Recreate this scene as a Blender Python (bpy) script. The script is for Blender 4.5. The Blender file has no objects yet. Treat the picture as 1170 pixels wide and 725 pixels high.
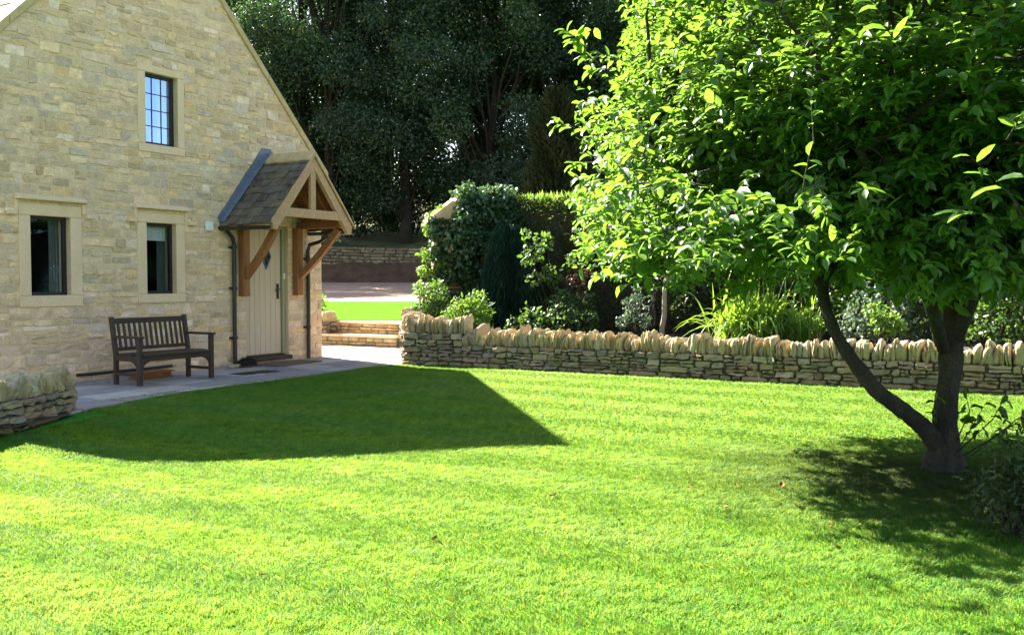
import bpy, bmesh, math
import numpy as np
from mathutils import Vector, Matrix

R = np.random.default_rng(11)
PI = math.pi
scene = bpy.context.scene
COL = scene.collection

# ------------------------------------------------------------------ camera, sky, sun, exposure
CAM_H = 1.4
FPX, IMW, IMH, HORIZON = 1100.0, 1170.0, 725.0, 320.0
PITCH = math.atan((IMH / 2 - HORIZON) / FPX)
cam_d = bpy.data.cameras.new('camera')
cam = bpy.data.objects.new('camera', cam_d)
COL.objects.link(cam)
cam.location = (0, 0, CAM_H)
cam.rotation_euler = (PI / 2 - PITCH, 0, 0)
cam_d.sensor_width = 36
cam_d.lens = FPX / IMW * 36
cam_d.clip_start = 0.05
cam_d.clip_end = 2000
scene.camera = cam

SUN_S = Vector((0.800, -0.880, -1.0))            # the way the light travels, per metre of drop
SUN_EL = math.atan(1 / math.hypot(SUN_S.x, SUN_S.y))
SUN_AZ = math.atan2(-SUN_S.x, -SUN_S.y)         # from +Y towards +X
world = bpy.data.worlds.new('World')
scene.world = world
world.use_nodes = True
wn = world.node_tree
sky = wn.nodes.new('ShaderNodeTexSky')
sky.sky_type = 'NISHITA'
sky.sun_disc = False
sky.sun_elevation = SUN_EL
sky.sun_rotation = SUN_AZ
sky.air_density = 1.0
sky.dust_density = 0.8
sky.ozone_density = 1.0
bg = wn.nodes['Background']
bg.inputs['Strength'].default_value = 0.06
tint = wn.nodes.new('ShaderNodeMix')
tint.data_type, tint.blend_type = 'RGBA', 'MULTIPLY'
tint.inputs[0].default_value = 1
tint.inputs[7].default_value = (1.10, 1.0, 0.92, 1)      # hazy late-summer sky, less blue than clear air
wn.links.new(sky.outputs[0], tint.inputs[6])
wn.links.new(tint.outputs[2], bg.inputs['Color'])
sun_d = bpy.data.lights.new('sun', 'SUN')
sun_d.energy = 5.0
sun_d.angle = math.radians(0.5)
sun_d.color = (1.0, 0.95, 0.85)
sun = bpy.data.objects.new('sun', sun_d)
COL.objects.link(sun)
sun.rotation_euler = SUN_S.to_track_quat('-Z', 'Y').to_euler()
sun.location = (-20, 20, 25)
scene.view_settings.view_transform = 'Standard'
scene.view_settings.look = 'None'
scene.view_settings.gamma = 1
scene.view_settings.use_curve_mapping = False
scene.view_settings.exposure = 2.85
scene.render.engine = 'CYCLES'
scene.cycles.max_bounces = 8
scene.cycles.transparent_max_bounces = 12
scene.cycles.use_denoising = True

# ------------------------------------------------------------------ frames
DV = Vector((0.49730, 0.86758, 0))              # along the gable wall, away from the camera
NV = Vector((0.86758, -0.49730, 0))             # out of the gable wall
PV = Vector((-3.4353, 17.3730, 0))              # foot of the gable wall's far corner
HROT = math.atan2(DV.y, DV.x)


def H(x, y, z=0.0):
    """house frame (x along the gable, y into the house) to world"""
    return PV + DV * x - NV * y + Vector((0, 0, z))


def toH(X, Y):
    q = Vector((X, Y, 0)) - PV
    return q.dot(DV), -q.dot(NV)


def ray(px, py):
    a = (px - IMW / 2) / FPX
    b = (py - IMH / 2) / FPX
    c, s = math.cos(PITCH), math.sin(PITCH)
    return Vector((a, c - b * s, -s - b * c))


def G(px, py, z=0.0):
    """the spot on the level z that was measured at this spot of the photograph"""
    r = ray(px, py)
    k = (z - CAM_H) / r.z
    return Vector((0, 0, CAM_H)) + r * k


def A(px, py, Y):
    r = ray(px, py)
    return Vector((0, 0, CAM_H)) + r * (Y / r.y)


# ------------------------------------------------------------------ materials
def new_mat(name):
    m = bpy.data.materials.new(name)
    m.use_nodes = True
    nt = m.node_tree
    return m, nt, nt.nodes['Principled BSDF'], nt.nodes['Material Output']


def nd(nt, typ, **kw):
    n = nt.nodes.new(typ)
    for k, v in kw.items():
        if k in n.inputs.keys():
            n.inputs[k].default_value = v
        else:
            setattr(n, k, v)
    return n


def noise(nt, scale, detail=4, rough=0.55, coord='Object', w=None):
    tc = nd(nt, 'ShaderNodeTexCoord')
    n = nd(nt, 'ShaderNodeTexNoise')
    n.inputs['Scale'].default_value = scale
    n.inputs['Detail'].default_value = detail
    n.inputs['Roughness'].default_value = rough
    if coord == 'World':
        g = nd(nt, 'ShaderNodeNewGeometry')
        nt.links.new(g.outputs['Position'], n.inputs['Vector'])
    else:
        nt.links.new(tc.outputs[coord], n.inputs['Vector'])
    return n


def ramp(nt, src, stops, interp='LINEAR'):
    r = nd(nt, 'ShaderNodeValToRGB')
    cr = r.color_ramp
    cr.interpolation = interp
    while len(cr.elements) < len(stops):
        cr.elements.new(0.5)
    for e, (p, c) in zip(cr.elements, stops):
        e.position = p
        e.color = (c[0], c[1], c[2], 1) if not isinstance(c, (int, float)) else (c, c, c, 1)
    nt.links.new(src, r.inputs[0])
    return r.outputs[0]


def mul(nt, a, b, fac=1.0, mode='MULTIPLY'):
    m = nd(nt, 'ShaderNodeMix', data_type='RGBA', blend_type=mode)
    m.inputs[0].default_value = fac
    for sock, v in ((m.inputs[6], a), (m.inputs[7], b)):
        if isinstance(v, (tuple, list)):
            sock.default_value = (v[0], v[1], v[2], 1)
        else:
            nt.links.new(v, sock)
    return m.outputs[2]


def bump(nt, bsdf, src, strength=0.4, dist=0.01, prev=None):
    b = nd(nt, 'ShaderNodeBump')
    b.inputs['Strength'].default_value = strength
    b.inputs['Distance'].default_value = dist
    nt.links.new(src, b.inputs['Height'])
    if prev:
        nt.links.new(prev, b.inputs['Normal'])
    nt.links.new(b.outputs[0], bsdf.inputs['Normal'])
    return b.outputs[0]


def mat_attr_stone(name, lo=0.72, hi=1.18, lichen=None, rough=0.92, bscale=45, bdist=0.006):
    m, nt, b, o = new_mat(name)
    at = nd(nt, 'ShaderNodeAttribute', attribute_name='Col')
    n1 = noise(nt, 9, 5, 0.65)
    n2 = noise(nt, bscale, 5, 0.7)
    c = mul(nt, at.outputs['Color'], ramp(nt, n1.outputs[0], [(0.25, lo), (0.75, hi)]))
    c = mul(nt, c, ramp(nt, n2.outputs[0], [(0.3, 0.8), (0.7, 1.15)]))
    if lichen:
        n3 = noise(nt, 3.5, 6, 0.7)
        f = ramp(nt, n3.outputs[0], [(0.48, 0.0), (0.66, 0.75)])
        mx = nd(nt, 'ShaderNodeMix', data_type='RGBA')
        nt.links.new(f, mx.inputs[0])
        nt.links.new(c, mx.inputs[6])
        mx.inputs[7].default_value = (*lichen, 1)
        c = mx.outputs[2]
    nt.links.new(c, b.inputs['Base Color'])
    b.inputs['Roughness'].default_value = rough
    p = bump(nt, b, n1.outputs[0], 0.35, 0.02)
    bump(nt, b, n2.outputs[0], 0.5, bdist, p)
    return m


def mat_noise(name, c1, c2, scale=6, rough=0.85, bs=40, bstr=0.3, bdist=0.004, stretch=None, spec=0.3, detail=5):
    m, nt, b, o = new_mat(name)
    tc = nd(nt, 'ShaderNodeTexCoord')
    mp = nd(nt, 'ShaderNodeMapping')
    if stretch:
        mp.inputs['Scale'].default_value = stretch
    nt.links.new(tc.outputs['Object'], mp.inputs['Vector'])
    n1 = nd(nt, 'ShaderNodeTexNoise', Scale=scale, Detail=detail, Roughness=0.62)
    n2 = nd(nt, 'ShaderNodeTexNoise', Scale=bs, Detail=4, Roughness=0.6)
    nt.links.new(mp.outputs[0], n1.inputs['Vector'])
    nt.links.new(mp.outputs[0], n2.inputs['Vector'])
    c = ramp(nt, n1.outputs[0], [(0.28, c1), (0.72, c2)])
    c = mul(nt, c, ramp(nt, n2.outputs[0], [(0.3, 0.82), (0.7, 1.12)]))
    nt.links.new(c, b.inputs['Base Color'])
    b.inputs['Roughness'].default_value = rough
    b.inputs['Specular IOR Level'].default_value = spec
    bump(nt, b, n2.outputs[0], bstr, bdist)
    return m


def mat_rand_stone(name, stops, lichen=(0.30, 0.29, 0.16)):
    """stone whose tint differs from stone to stone"""
    m, nt, b, o = new_mat(name)
    oi = nd(nt, 'ShaderNodeObjectInfo')
    c = ramp(nt, oi.outputs['Random'], stops)
    n1 = noise(nt, 7, 6, 0.68)
    n2 = noise(nt, 60, 4, 0.65)
    c = mul(nt, c, ramp(nt, n1.outputs[0], [(0.3, 0.68), (0.7, 1.2)]))
    n3 = noise(nt, 4, 5, 0.7)
    mx = nd(nt, 'ShaderNodeMix', data_type='RGBA')
    nt.links.new(ramp(nt, n3.outputs[0], [(0.5, 0.0), (0.7, 0.7)]), mx.inputs[0])
    nt.links.new(c, mx.inputs[6])
    mx.inputs[7].default_value = (*lichen, 1)
    nt.links.new(mx.outputs[2], b.inputs['Base Color'])
    b.inputs['Roughness'].default_value = 0.93
    p = bump(nt, b, n1.outputs[0], 0.6, 0.03)
    bump(nt, b, n2.outputs[0], 0.4, 0.006, p)
    return m


def mat_leaf(name, c_dark, c_light, trans=(0.25, 0.5, 0.03), tfac=0.4, rough=0.45, spec=0.4, world_scale=0.0):
    m, nt, b, o = new_mat(name)
    at = nd(nt, 'ShaderNodeAttribute', attribute_name='Col')
    sp = nd(nt, 'ShaderNodeSeparateColor')
    nt.links.new(at.outputs['Color'], sp.inputs[0])
    c = ramp(nt, sp.outputs[0], [(0.0, c_dark), (0.93, c_light), (1.0, tuple(min(1, v * k) for v, k in zip(c_light, (2.0, 1.5, 1.0))))])
    nt.links.new(c, b.inputs['Base Color'])
    b.inputs['Roughness'].default_value = rough
    b.inputs['Specular IOR Level'].default_value = spec
    t = nd(nt, 'ShaderNodeBsdfTranslucent')
    tc_ = ramp(nt, sp.outputs[0], [(0.0, tuple(v * 0.75 for v in trans)), (1.0, trans)])
    nt.links.new(tc_, t.inputs['Color'])
    mx = nd(nt, 'ShaderNodeMixShader')
    mx.inputs[0].default_value = tfac
    nt.links.new(b.outputs[0], mx.inputs[1])
    nt.links.new(t.outputs[0], mx.inputs[2])
    nt.links.new(mx.outputs[0], o.inputs[0])
    return m


def mat_glass(name, tint=(0.85, 0.9, 0.92)):
    m, nt, b, o = new_mat(name)
    fr = nd(nt, 'ShaderNodeFresnel', IOR=1.55)
    tr = nd(nt, 'ShaderNodeBsdfTransparent')
    tr.inputs[0].default_value = (*tint, 1)
    gl = nd(nt, 'ShaderNodeBsdfGlossy', Roughness=0.015)
    gl.inputs['Color'].default_value = (.40, .58, 1, 1)  # blue put into the glossy colour in place of a bluer reflected sky
    n = noise(nt, 2.2, 2, 0.5)
    bp = nd(nt, 'ShaderNodeBump', Strength=0.06, Distance=0.02)
    nt.links.new(n.outputs[0], bp.inputs['Height'])
    nt.links.new(bp.outputs[0], gl.inputs['Normal'])
    ad = nd(nt, 'ShaderNodeMath', operation='MULTIPLY_ADD')
    ad.inputs[1].default_value = 0.62
    ad.inputs[2].default_value = 0.0
    nt.links.new(fr.outputs[0], ad.inputs[0])
    mx = nd(nt, 'ShaderNodeMixShader')
    nt.links.new(ad.outputs[0], mx.inputs[0])
    nt.links.new(tr.outputs[0], mx.inputs[1])
    nt.links.new(gl.outputs[0], mx.inputs[2])
    nt.links.new(mx.outputs[0], o.inputs[0])
    return m


M = {}
M['rubble'] = mat_attr_stone('rubble_stone', 0.74, 1.2)
M['drystone'] = mat_attr_stone('dry_laid_stone', 0.62, 1.2, lichen=(0.27, 0.28, 0.13))
M['roof_slate'] = mat_attr_stone('stone_slate', 0.6, 1.2, lichen=(0.17, 0.16, 0.10), rough=0.9)
M['paving'] = mat_attr_stone('paving_slab', 0.78, 1.15, rough=0.85, bdist=0.003)
M['mortar'] = mat_noise('lime_mortar', (0.64, 0.455, 0.28), (0.74, 0.535, 0.34), 5, 0.95, 60, 0.5, 0.004)
M['gap'] = mat_noise('earth_core', (0.05, 0.04, 0.025), (0.10, 0.08, 0.05), 8, 1.0)
M['joint'] = mat_noise('paving_bed', (0.12, 0.11, 0.08), (0.2, 0.18, 0.14), 8, 1.0)
M['ashlar'] = mat_noise('dressed_limestone', (0.72, 0.50, 0.305), (0.80, 0.58, 0.375), 4, 0.9, 70, 0.25, 0.002)
M['coping'] = mat_noise('coping_stone', (0.44, 0.31, 0.15), (0.58, 0.43, 0.24), 5, 0.9, 50, 0.4, 0.004)
M['oak_dark'] = mat_noise('oiled_oak', (0.20, 0.075, 0.022), (0.36, 0.15, 0.05), 3, 0.6, 30, 0.3, 0.002, (9, 9, 1), 0.35)
M['oak_pale'] = mat_noise('weathered_oak', (0.42, 0.24, 0.125), (0.56, 0.35, 0.20), 3, 0.7, 30, 0.3, 0.002, (5, 5, 5), 0.3)
M['bench_wood'] = mat_noise('dark_bench_wood', (0.030, 0.018, 0.013), (0.065, 0.038, 0.026), 5, 0.55, 40, 0.3, 0.002, (2, 8, 8), 0.4)
M['door_paint'] = mat_noise('door_paint', (0.54, 0.42, 0.29), (0.61, 0.48, 0.34), 2, 0.5, 60, 0.06, 0.001, (6, 6, 1), 0.4)
M['door_frame'] = mat_noise('door_frame_paint', (0.30, 0.28, 0.16), (0.36, 0.33, 0.2), 2, 0.55, 60, 0.06, 0.001)
M['dark_frame'] = mat_noise('dark_window_frame', (0.018, 0.015, 0.014), (0.03, 0.025, 0.022), 4, 0.4, 60, 0.05, 0.001)
M['iron'] = mat_noise('black_iron', (0.012, 0.010, 0.009), (0.03, 0.022, 0.018), 6, 0.45, 60, 0.1, 0.001, spec=0.5)
M['lead'] = mat_noise('lead_sheet', (0.10, 0.12, 0.165), (0.16, 0.185, 0.24), 4, 0.45, 25, 0.3, 0.004, spec=0.5)
M['white'] = mat_noise('white_plastic', (0.74, 0.73, 0.7), (0.8, 0.79, 0.76), 4, 0.4, 60, 0.03, 0.001)
M['room'] = mat_noise('dim_room', (0.05, 0.05, 0.045), (0.08, 0.075, 0.065), 2, 0.95)
M['blind'] = mat_noise('linen_blind', (0.62, 0.6, 0.54), (0.75, 0.73, 0.67), 3, 0.9, 30, 0.3, 0.01, (14, 14, 1))
M['curtain'] = mat_noise('curtain', (0.10, 0.11, 0.10), (0.2, 0.21, 0.19), 3, 0.9, 30, 0.3, 0.01, (14, 14, 1))
M['bark'] = mat_noise('bark', (0.016, 0.012, 0.008), (0.055, 0.042, 0.029), 9, 0.95, 30, 0.9, 0.02, (2, 2, 0.6))
def mat_bark():
    m_, nt, b, o = new_mat('cracked_bark')
    tc = nd(nt, 'ShaderNodeTexCoord')
    mp = nd(nt, 'ShaderNodeMapping')
    mp.inputs['Scale'].default_value = (1, 1, .28)
    nt.links.new(tc.outputs['Object'], mp.inputs['Vector'])
    v = nd(nt, 'ShaderNodeTexVoronoi', feature='DISTANCE_TO_EDGE')
    v.inputs['Scale'].default_value = 75
    n1 = nd(nt, 'ShaderNodeTexNoise', Scale=12, Detail=6, Roughness=.7)
    for k in (v, n1):
        nt.links.new(mp.outputs[0], k.inputs['Vector'])
    crack = ramp(nt, v.outputs['Distance'], [(0.0, .45), (.16, 1.0)])
    c = mul(nt, ramp(nt, n1.outputs[0], [(.3, (.014, .011, .007)), (.55, (.034, .027, .018)), (.72, (.06, .058, .036))]), crack)
    nt.links.new(c, b.inputs['Base Color'])
    b.inputs['Roughness'].default_value = .95
    p = bump(nt, b, crack, .7, .012)
    bump(nt, b, n1.outputs[0], .6, .015, p)
    return m_


M['bark'] = mat_bark()
M['bark_pale'] = mat_noise('pale_bark', (0.22, 0.17, 0.12), (0.36, 0.30, 0.22), 9, 0.9, 40, 0.5, 0.006, (2, 2, 0.6))
M['rust_mat'] = mat_noise('coir_mat', (0.12, 0.075, 0.04), (0.2, 0.13, 0.075), 30, 1.0, 120, 0.8, 0.006)
M['lump'] = mat_noise('dark_bristle', (0.02, 0.017, 0.015), (0.045, 0.038, 0.032), 18, 0.95, 90, 0.8, 0.01)
M['fallen'] = mat_noise('dead_leaf', (0.16, 0.06, 0.02), (0.3, 0.14, 0.05), 20, 0.8, 60, 0.3, 0.002)
M['cope'] = mat_rand_stone('cope_stone', [(0.0, (0.36, 0.28, 0.16)), (0.25, (0.48, 0.37, 0.19)), (0.45, (0.42, 0.30, 0.15)),
                                         (0.6, (0.50, 0.36, 0.18)), (0.75, (0.34, 0.31, 0.24)), (0.88, (0.42, 0.29, 0.15)), (1.0, (0.52, 0.44, 0.30))])
M['leaf_near'] = mat_leaf('broad_leaf', (0.018, 0.058, 0.008), (0.046, 0.110, 0.014), (0.27, 0.50, 0.04), 0.38, 0.38, 0.45)
M['leaf_wood'] = mat_leaf('woodland_leaf', (0.010, 0.030, 0.014), (0.030, 0.070, 0.030), (0.10, 0.20, 0.04), 0.28, 0.36, 0.6)
M['leaf_brown'] = mat_leaf('brownish_conifer_leaf', (0.020, 0.026, 0.010), (0.042, 0.050, 0.018), (0.07, 0.09, 0.02), 0.2, 0.7, 0.2)
M['leaf_hedge'] = mat_leaf('hedge_leaf', (0.014, 0.030, 0.010), (0.045, 0.07, 0.022), (0.14, 0.2, 0.03), 0.25, 0.55, 0.3)
M['leaf_ivy'] = mat_leaf('ivy_leaf', (0.016, 0.045, 0.018), (0.045, 0.095, 0.04), (0.12, 0.25, 0.04), 0.2, 0.33, 0.55)
M['leaf_conifer'] = mat_leaf('blue_conifer_leaf', (0.008, 0.032, 0.020), (0.022, 0.06, 0.034), (0.05, 0.12, 0.05), 0.15, 0.6, 0.25)
M['leaf_shrub'] = mat_leaf('shrub_leaf', (0.022, 0.052, 0.014), (0.06, 0.115, 0.03), (0.2, 0.36, 0.04), 0.3, 0.4, 0.45)
M['leaf_lime'] = mat_leaf('lime_leaf', (0.05, 0.11, 0.02), (0.10, 0.19, 0.035), (0.3, 0.5, 0.04), 0.35, 0.5, 0.35)
M['leaf_silver'] = mat_leaf('grey_leaf', (0.05, 0.085, 0.05), (0.12, 0.17, 0.11), (0.2, 0.3, 0.12), 0.25, 0.45, 0.4)
M['leaf_red'] = mat_leaf('reddish_leaf', (0.06, 0.035, 0.025), (0.12, 0.07, 0.05), (0.25, 0.12, 0.06), 0.25, 0.5, 0.35)
M['leaf_blade'] = mat_leaf('strap_leaf', (0.05, 0.12, 0.015), (0.13, 0.24, 0.03), (0.35, 0.55, 0.04), 0.4, 0.4, 0.4)
M['glass'] = mat_glass('window_glass')


def mat_grass(name, blades):
    m, nt, b, o = new_mat(name)
    big = noise(nt, 0.55, 4, 0.6, 'World')
    med = noise(nt, 2.6, 4, 0.65, 'World')
    fine = noise(nt, 14, 4, 0.7, 'World')
    c = ramp(nt, med.outputs[0], [(0.30, (0.030, 0.140, 0.010)), (0.50, (0.044, 0.178, 0.014)), (0.76, (0.060, 0.200, 0.024))])
    f = ramp(nt, big.outputs[0], [(0.52, 0.0), (0.72, 0.55)])
    mx = nd(nt, 'ShaderNodeMix', data_type='RGBA')
    nt.links.new(f, mx.inputs[0])
    nt.links.new(c, mx.inputs[6])
    mx.inputs[7].default_value = (0.066, 0.20, 0.040, 1)
    c = mx.outputs[2]
    # worn soil round the tree trunk, coloured darker to deepen the tree's shadow
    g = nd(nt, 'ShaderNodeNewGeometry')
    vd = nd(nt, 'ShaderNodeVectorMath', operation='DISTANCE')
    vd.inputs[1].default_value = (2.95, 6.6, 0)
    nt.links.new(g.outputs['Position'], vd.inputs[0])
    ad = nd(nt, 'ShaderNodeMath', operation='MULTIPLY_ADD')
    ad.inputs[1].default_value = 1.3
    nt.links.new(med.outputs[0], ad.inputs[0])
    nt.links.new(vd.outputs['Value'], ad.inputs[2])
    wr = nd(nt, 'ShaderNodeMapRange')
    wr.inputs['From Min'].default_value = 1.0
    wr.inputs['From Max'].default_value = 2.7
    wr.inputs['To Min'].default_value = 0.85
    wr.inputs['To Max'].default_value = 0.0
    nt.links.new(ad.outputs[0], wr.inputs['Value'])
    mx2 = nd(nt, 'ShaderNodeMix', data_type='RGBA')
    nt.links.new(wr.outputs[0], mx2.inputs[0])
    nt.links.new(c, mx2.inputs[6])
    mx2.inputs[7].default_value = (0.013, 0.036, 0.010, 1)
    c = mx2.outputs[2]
    c = mul(nt, c, ramp(nt, fine.outputs[0], [(0.28, 0.62 if blades else 0.5), (0.7, 1.22)]))
    clov = noise(nt, 5.5, 3, 0.6, 'World')
    mx3 = nd(nt, 'ShaderNodeMix', data_type='RGBA')
    nt.links.new(ramp(nt, clov.outputs[0], [(0.60, 0.0), (0.68, 0.6)]), mx3.inputs[0])
    nt.links.new(c, mx3.inputs[6])
    mx3.inputs[7].default_value = (0.020, 0.105, 0.012, 1)
    c = mx3.outputs[2]
    if blades:
        at = nd(nt, 'ShaderNodeAttribute', attribute_name='Col')
        c = mul(nt, c, at.outputs['Color'])
    nt.links.new(c, b.inputs['Base Color'])
    b.inputs['Roughness'].default_value = 0.55 if blades else 0.95
    b.inputs['Specular IOR Level'].default_value = 0.25 if blades else 0.05
    if blades:
        t = nd(nt, 'ShaderNodeBsdfTranslucent')
        nt.links.new(mul(nt, c, (6.6, 2.4, 3.0)), t.inputs['Color'])
        ms = nd(nt, 'ShaderNodeMixShader')
        ms.inputs[0].default_value = 0.45
        nt.links.new(b.outputs[0], ms.inputs[1])
        nt.links.new(t.outputs[0], ms.inputs[2])
        nt.links.new(ms.outputs[0], o.inputs[0])
    else:
        bump(nt, b, fine.outputs[0], 0.6, 0.03)
    return m


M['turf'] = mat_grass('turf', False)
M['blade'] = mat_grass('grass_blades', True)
M['soil'] = mat_noise('bed_soil', (0.035, 0.026, 0.017), (0.085, 0.065, 0.042), 3, 1.0, 30, 0.9, 0.03)
M['wood_floor'] = mat_noise('woodland_floor', (0.04, 0.05, 0.018), (0.12, 0.14, 0.04), 0.6, 1.0, 4, 0.8, 0.05)
M['bank'] = mat_noise('brown_earth', (0.06, 0.032, 0.018), (0.13, 0.075, 0.042), 2, 1.0, 14, 1.0, 0.06)
M['turf_far'] = mat_noise('short_turf', (0.055, 0.15, 0.012), (0.09, 0.19, 0.02), 1.6, 1.0, 26, 0.7, 0.03, spec=0.0)
M['gravel'] = mat_noise('pink_gravel', (0.34, 0.22, 0.155), (0.50, 0.35, 0.255), 1.2, 1.0, 28, 0.9, 0.03, spec=0.03)
M['field'] = mat_noise('rough_grass', (0.07, 0.13, 0.02), (0.12, 0.2, 0.03), 0.8, 1.0, 10, 0.6, 0.04)


# ------------------------------------------------------------------ mesh helpers
def np_mesh(name, V, F, col=None, smooth=False):
    me = bpy.data.meshes.new(name)
    V = np.asarray(V, dtype=np.float32).reshape(-1, 3)
    groups = F if isinstance(F, list) else [F]
    groups = [np.asarray(f, dtype=np.int32) for f in groups if len(f)]
    loops = np.concatenate([f.ravel() for f in groups])
    tot = np.concatenate([np.full(len(f), f.shape[1], dtype=np.int32) for f in groups])
    st = np.concatenate([[0], np.cumsum(tot)[:-1]]).astype(np.int32)
    me.vertices.add(len(V))
    me.vertices.foreach_set('co', V.ravel())
    me.loops.add(len(loops))
    me.loops.foreach_set('vertex_index', loops)
    me.polygons.add(len(tot))
    me.polygons.foreach_set('loop_start', st)
    me.polygons.foreach_set('loop_total', tot)
    me.polygons.foreach_set('use_smooth', np.full(len(tot), bool(smooth)))
    if col is not None:
        col = np.asarray(col, dtype=np.float32)
        a = me.color_attributes.new('Col', 'FLOAT_COLOR', 'POINT')
        c4 = np.ones((len(V), 4), dtype=np.float32)
        c4[:, :3] = col
        a.data.foreach_set('color', c4.ravel())
    me.update(calc_edges=True)
    me.validate()
    return me


def link(name, me, mat=None, parent=None, loc=None, rotz=None):
    o = bpy.data.objects.new(name, me)
    COL.objects.link(o)
    if mat is not None and not me.materials:
        me.materials.append(mat)
    if parent is not None:
        o.parent = parent
    if loc is not None:
        o.location = loc
    if rotz is not None:
        o.rotation_euler = (0, 0, rotz)
    return o


def thing(name, label, cat, loc=(0, 0, 0), rotz=0.0, group=None):
    o = bpy.data.objects.new(name, None)
    COL.objects.link(o)
    o.location = loc
    o.rotation_euler = (0, 0, rotz)
    o.empty_display_size = 0.2
    o['label'] = label
    o['category'] = cat
    o['kind'] = 'thing'
    if group:
        o['group'] = group
    return o


def tag(o, label, cat, group=None):
    o['label'] = label
    o['category'] = cat
    o['kind'] = 'thing'
    if group:
        o['group'] = group
    return o


def kind(o, k):
    o['kind'] = k
    return o


class MB:
    """collects boxes, bars, tubes and prisms; build() links them as one mesh"""

    def __init__(s):
        s.v, s.f = [], []

    def add(s, vs, fs):
        n = len(s.v)
        s.v += [tuple(p) for p in vs]
        s.f += [tuple(i + n for i in f) for f in fs]
        return s

    def box(s, x0, x1, y0, y1, z0, z1):
        return s.add([(x, y, z) for z in (z0, z1) for y in (y0, y1) for x in (x0, x1)],
                     [(0, 2, 3, 1), (4, 5, 7, 6), (0, 1, 5, 4), (2, 6, 7, 3), (0, 4, 6, 2), (1, 3, 7, 5)])

    def bar(s, p, q, w, h, up=(0, 0, 1)):
        p, q = Vector(p), Vector(q)
        d = (q - p).normalized()
        u = Vector(up)
        a = d.cross(u)
        if a.length < 1e-4:
            a = d.cross(Vector((1, 0, 0)))
        a.normalize()
        b = a.cross(d).normalized()
        vs = []
        for e in (p, q):
            for i, j in ((-1, -1), (1, -1), (1, 1), (-1, 1)):
                vs.append(e + a * (i * w / 2) + b * (j * h / 2))
        return s.add(vs, [(0, 1, 2, 3), (7, 6, 5, 4), (0, 4, 5, 1), (1, 5, 6, 2), (2, 6, 7, 3), (3, 7, 4, 0)])

    def tube(s, pts, rad, n=10, cap=True):
        pts = [Vector(p) for p in pts]
        if not isinstance(rad, (list, tuple)):
            rad = [rad] * len(pts)
        vs, fs = [], []
        ref = Vector((0.3, 0.2, 1)).normalized()
        for i, p in enumerate(pts):
            t = (pts[min(i + 1, len(pts) - 1)] - pts[max(i - 1, 0)]).normalized()
            a = t.cross(ref)
            if a.length < 0.05:
                a = t.cross(Vector((1, 0, 0)))
            a.normalize()
            b = t.cross(a)
            for k in range(n):
                w = 2 * PI * k / n
                vs.append(p + (a * math.cos(w) + b * math.sin(w)) * rad[i])
        for i in range(len(pts) - 1):
            for k in range(n):
                fs.append((i * n + k, i * n + (k + 1) % n, (i + 1) * n + (k + 1) % n, (i + 1) * n + k))
        if cap:
            fs.append(tuple(range(n))[::-1])
            fs.append(tuple((len(pts) - 1) * n + k for k in range(n)))
        return s.add(vs, fs)

    def prism(s, poly, axis, a0, a1):
        """poly of 2-D points swept along x (y,z), y (x,z) or z (x,y)"""
        def mk(p, a):
            return {'x': (a, p[0], p[1]), 'y': (p[0], a, p[1]), 'z': (p[0], p[1], a)}[axis]
        n = len(poly)
        vs = [mk(p, a0) for p in poly] + [mk(p, a1) for p in poly]
        fs = [tuple(range(n)), tuple(range(2 * n - 1, n - 1, -1))]
        fs += [(i, i + n, (i + 1) % n + n, (i + 1) % n) for i in range(n)]
        return s.add(vs, fs)

    def build(s, name, mat, parent=None, bevel=0.0, smooth=False, loc=None, rotz=None):
        me = bpy.data.meshes.new(name)
        me.from_pydata(s.v, [], s.f)
        bm = bmesh.new()
        bm.from_mesh(me)
        bmesh.ops.recalc_face_normals(bm, faces=bm.faces)
        bm.to_mesh(me)
        bm.free()
        if smooth:
            me.polygons.foreach_set('use_smooth', [True] * len(me.polygons))
        o = link(name, me, mat, parent, loc, rotz)
        if bevel:
            b = o.modifiers.new('bevel', 'BEVEL')
            b.width = bevel
            b.segments = 2
            b.limit_method = 'ANGLE'
        return o


# ------------------------------------------------------------------ masonry
def stone_grid(st, mp, gu=(-1, -.86, -.3, .3, .86, 1), gv=(-1, -.78, 0, .78, 1), jit=0.005, sink=0.012, rnd=0.10, rough=0.25):
    """st: list of (4 corners (u,v) bl br tr tl, out, colour); mp: (u,v,out arrays) -> xyz"""
    nu, nv = len(gu), len(gv)
    X, Y = np.meshgrid(gu, gv)
    X, Y = X.ravel(), Y.ravel()
    xr = X * (1 - rnd * Y ** 4)
    yr = Y * (1 - rnd * X ** 4)
    a, b = (xr + 1) / 2, (yr + 1) / 2
    edge = (np.maximum(abs(X), abs(Y)) > 0.999)
    C = np.array([s[0] for s in st], dtype=float)            # n,4,2
    out = np.array([s[1] for s in st])[:, None]
    colr = np.array([s[2] for s in st])
    n, m = len(st), len(X)
    w = np.stack([(1 - a) * (1 - b), a * (1 - b), a * b, (1 - a) * b], 1)
    UV = np.einsum('mk,nkd->nmd', w, C) + R.normal(0, jit, (n, m, 2))
    tilt = R.normal(0, rough, (n, 2))
    O = out * (1 + tilt[:, :1] * X + tilt[:, 1:] * Y + R.normal(0, rough * 0.6, (n, m)))
    O = np.where(edge[None, :], -sink, O)
    V = mp(UV[..., 0].ravel(), UV[..., 1].ravel(), O.ravel())
    q = []
    for j in range(nv - 1):
        for i in range(nu - 1):
            k = j * nu + i
            q.append((k, k + 1, k + 1 + nu, k + nu))
    F = (np.array(q)[None] + (np.arange(n) * m)[:, None, None]).reshape(-1, 4)
    return V, F, np.repeat(colr, m, axis=0)


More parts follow.
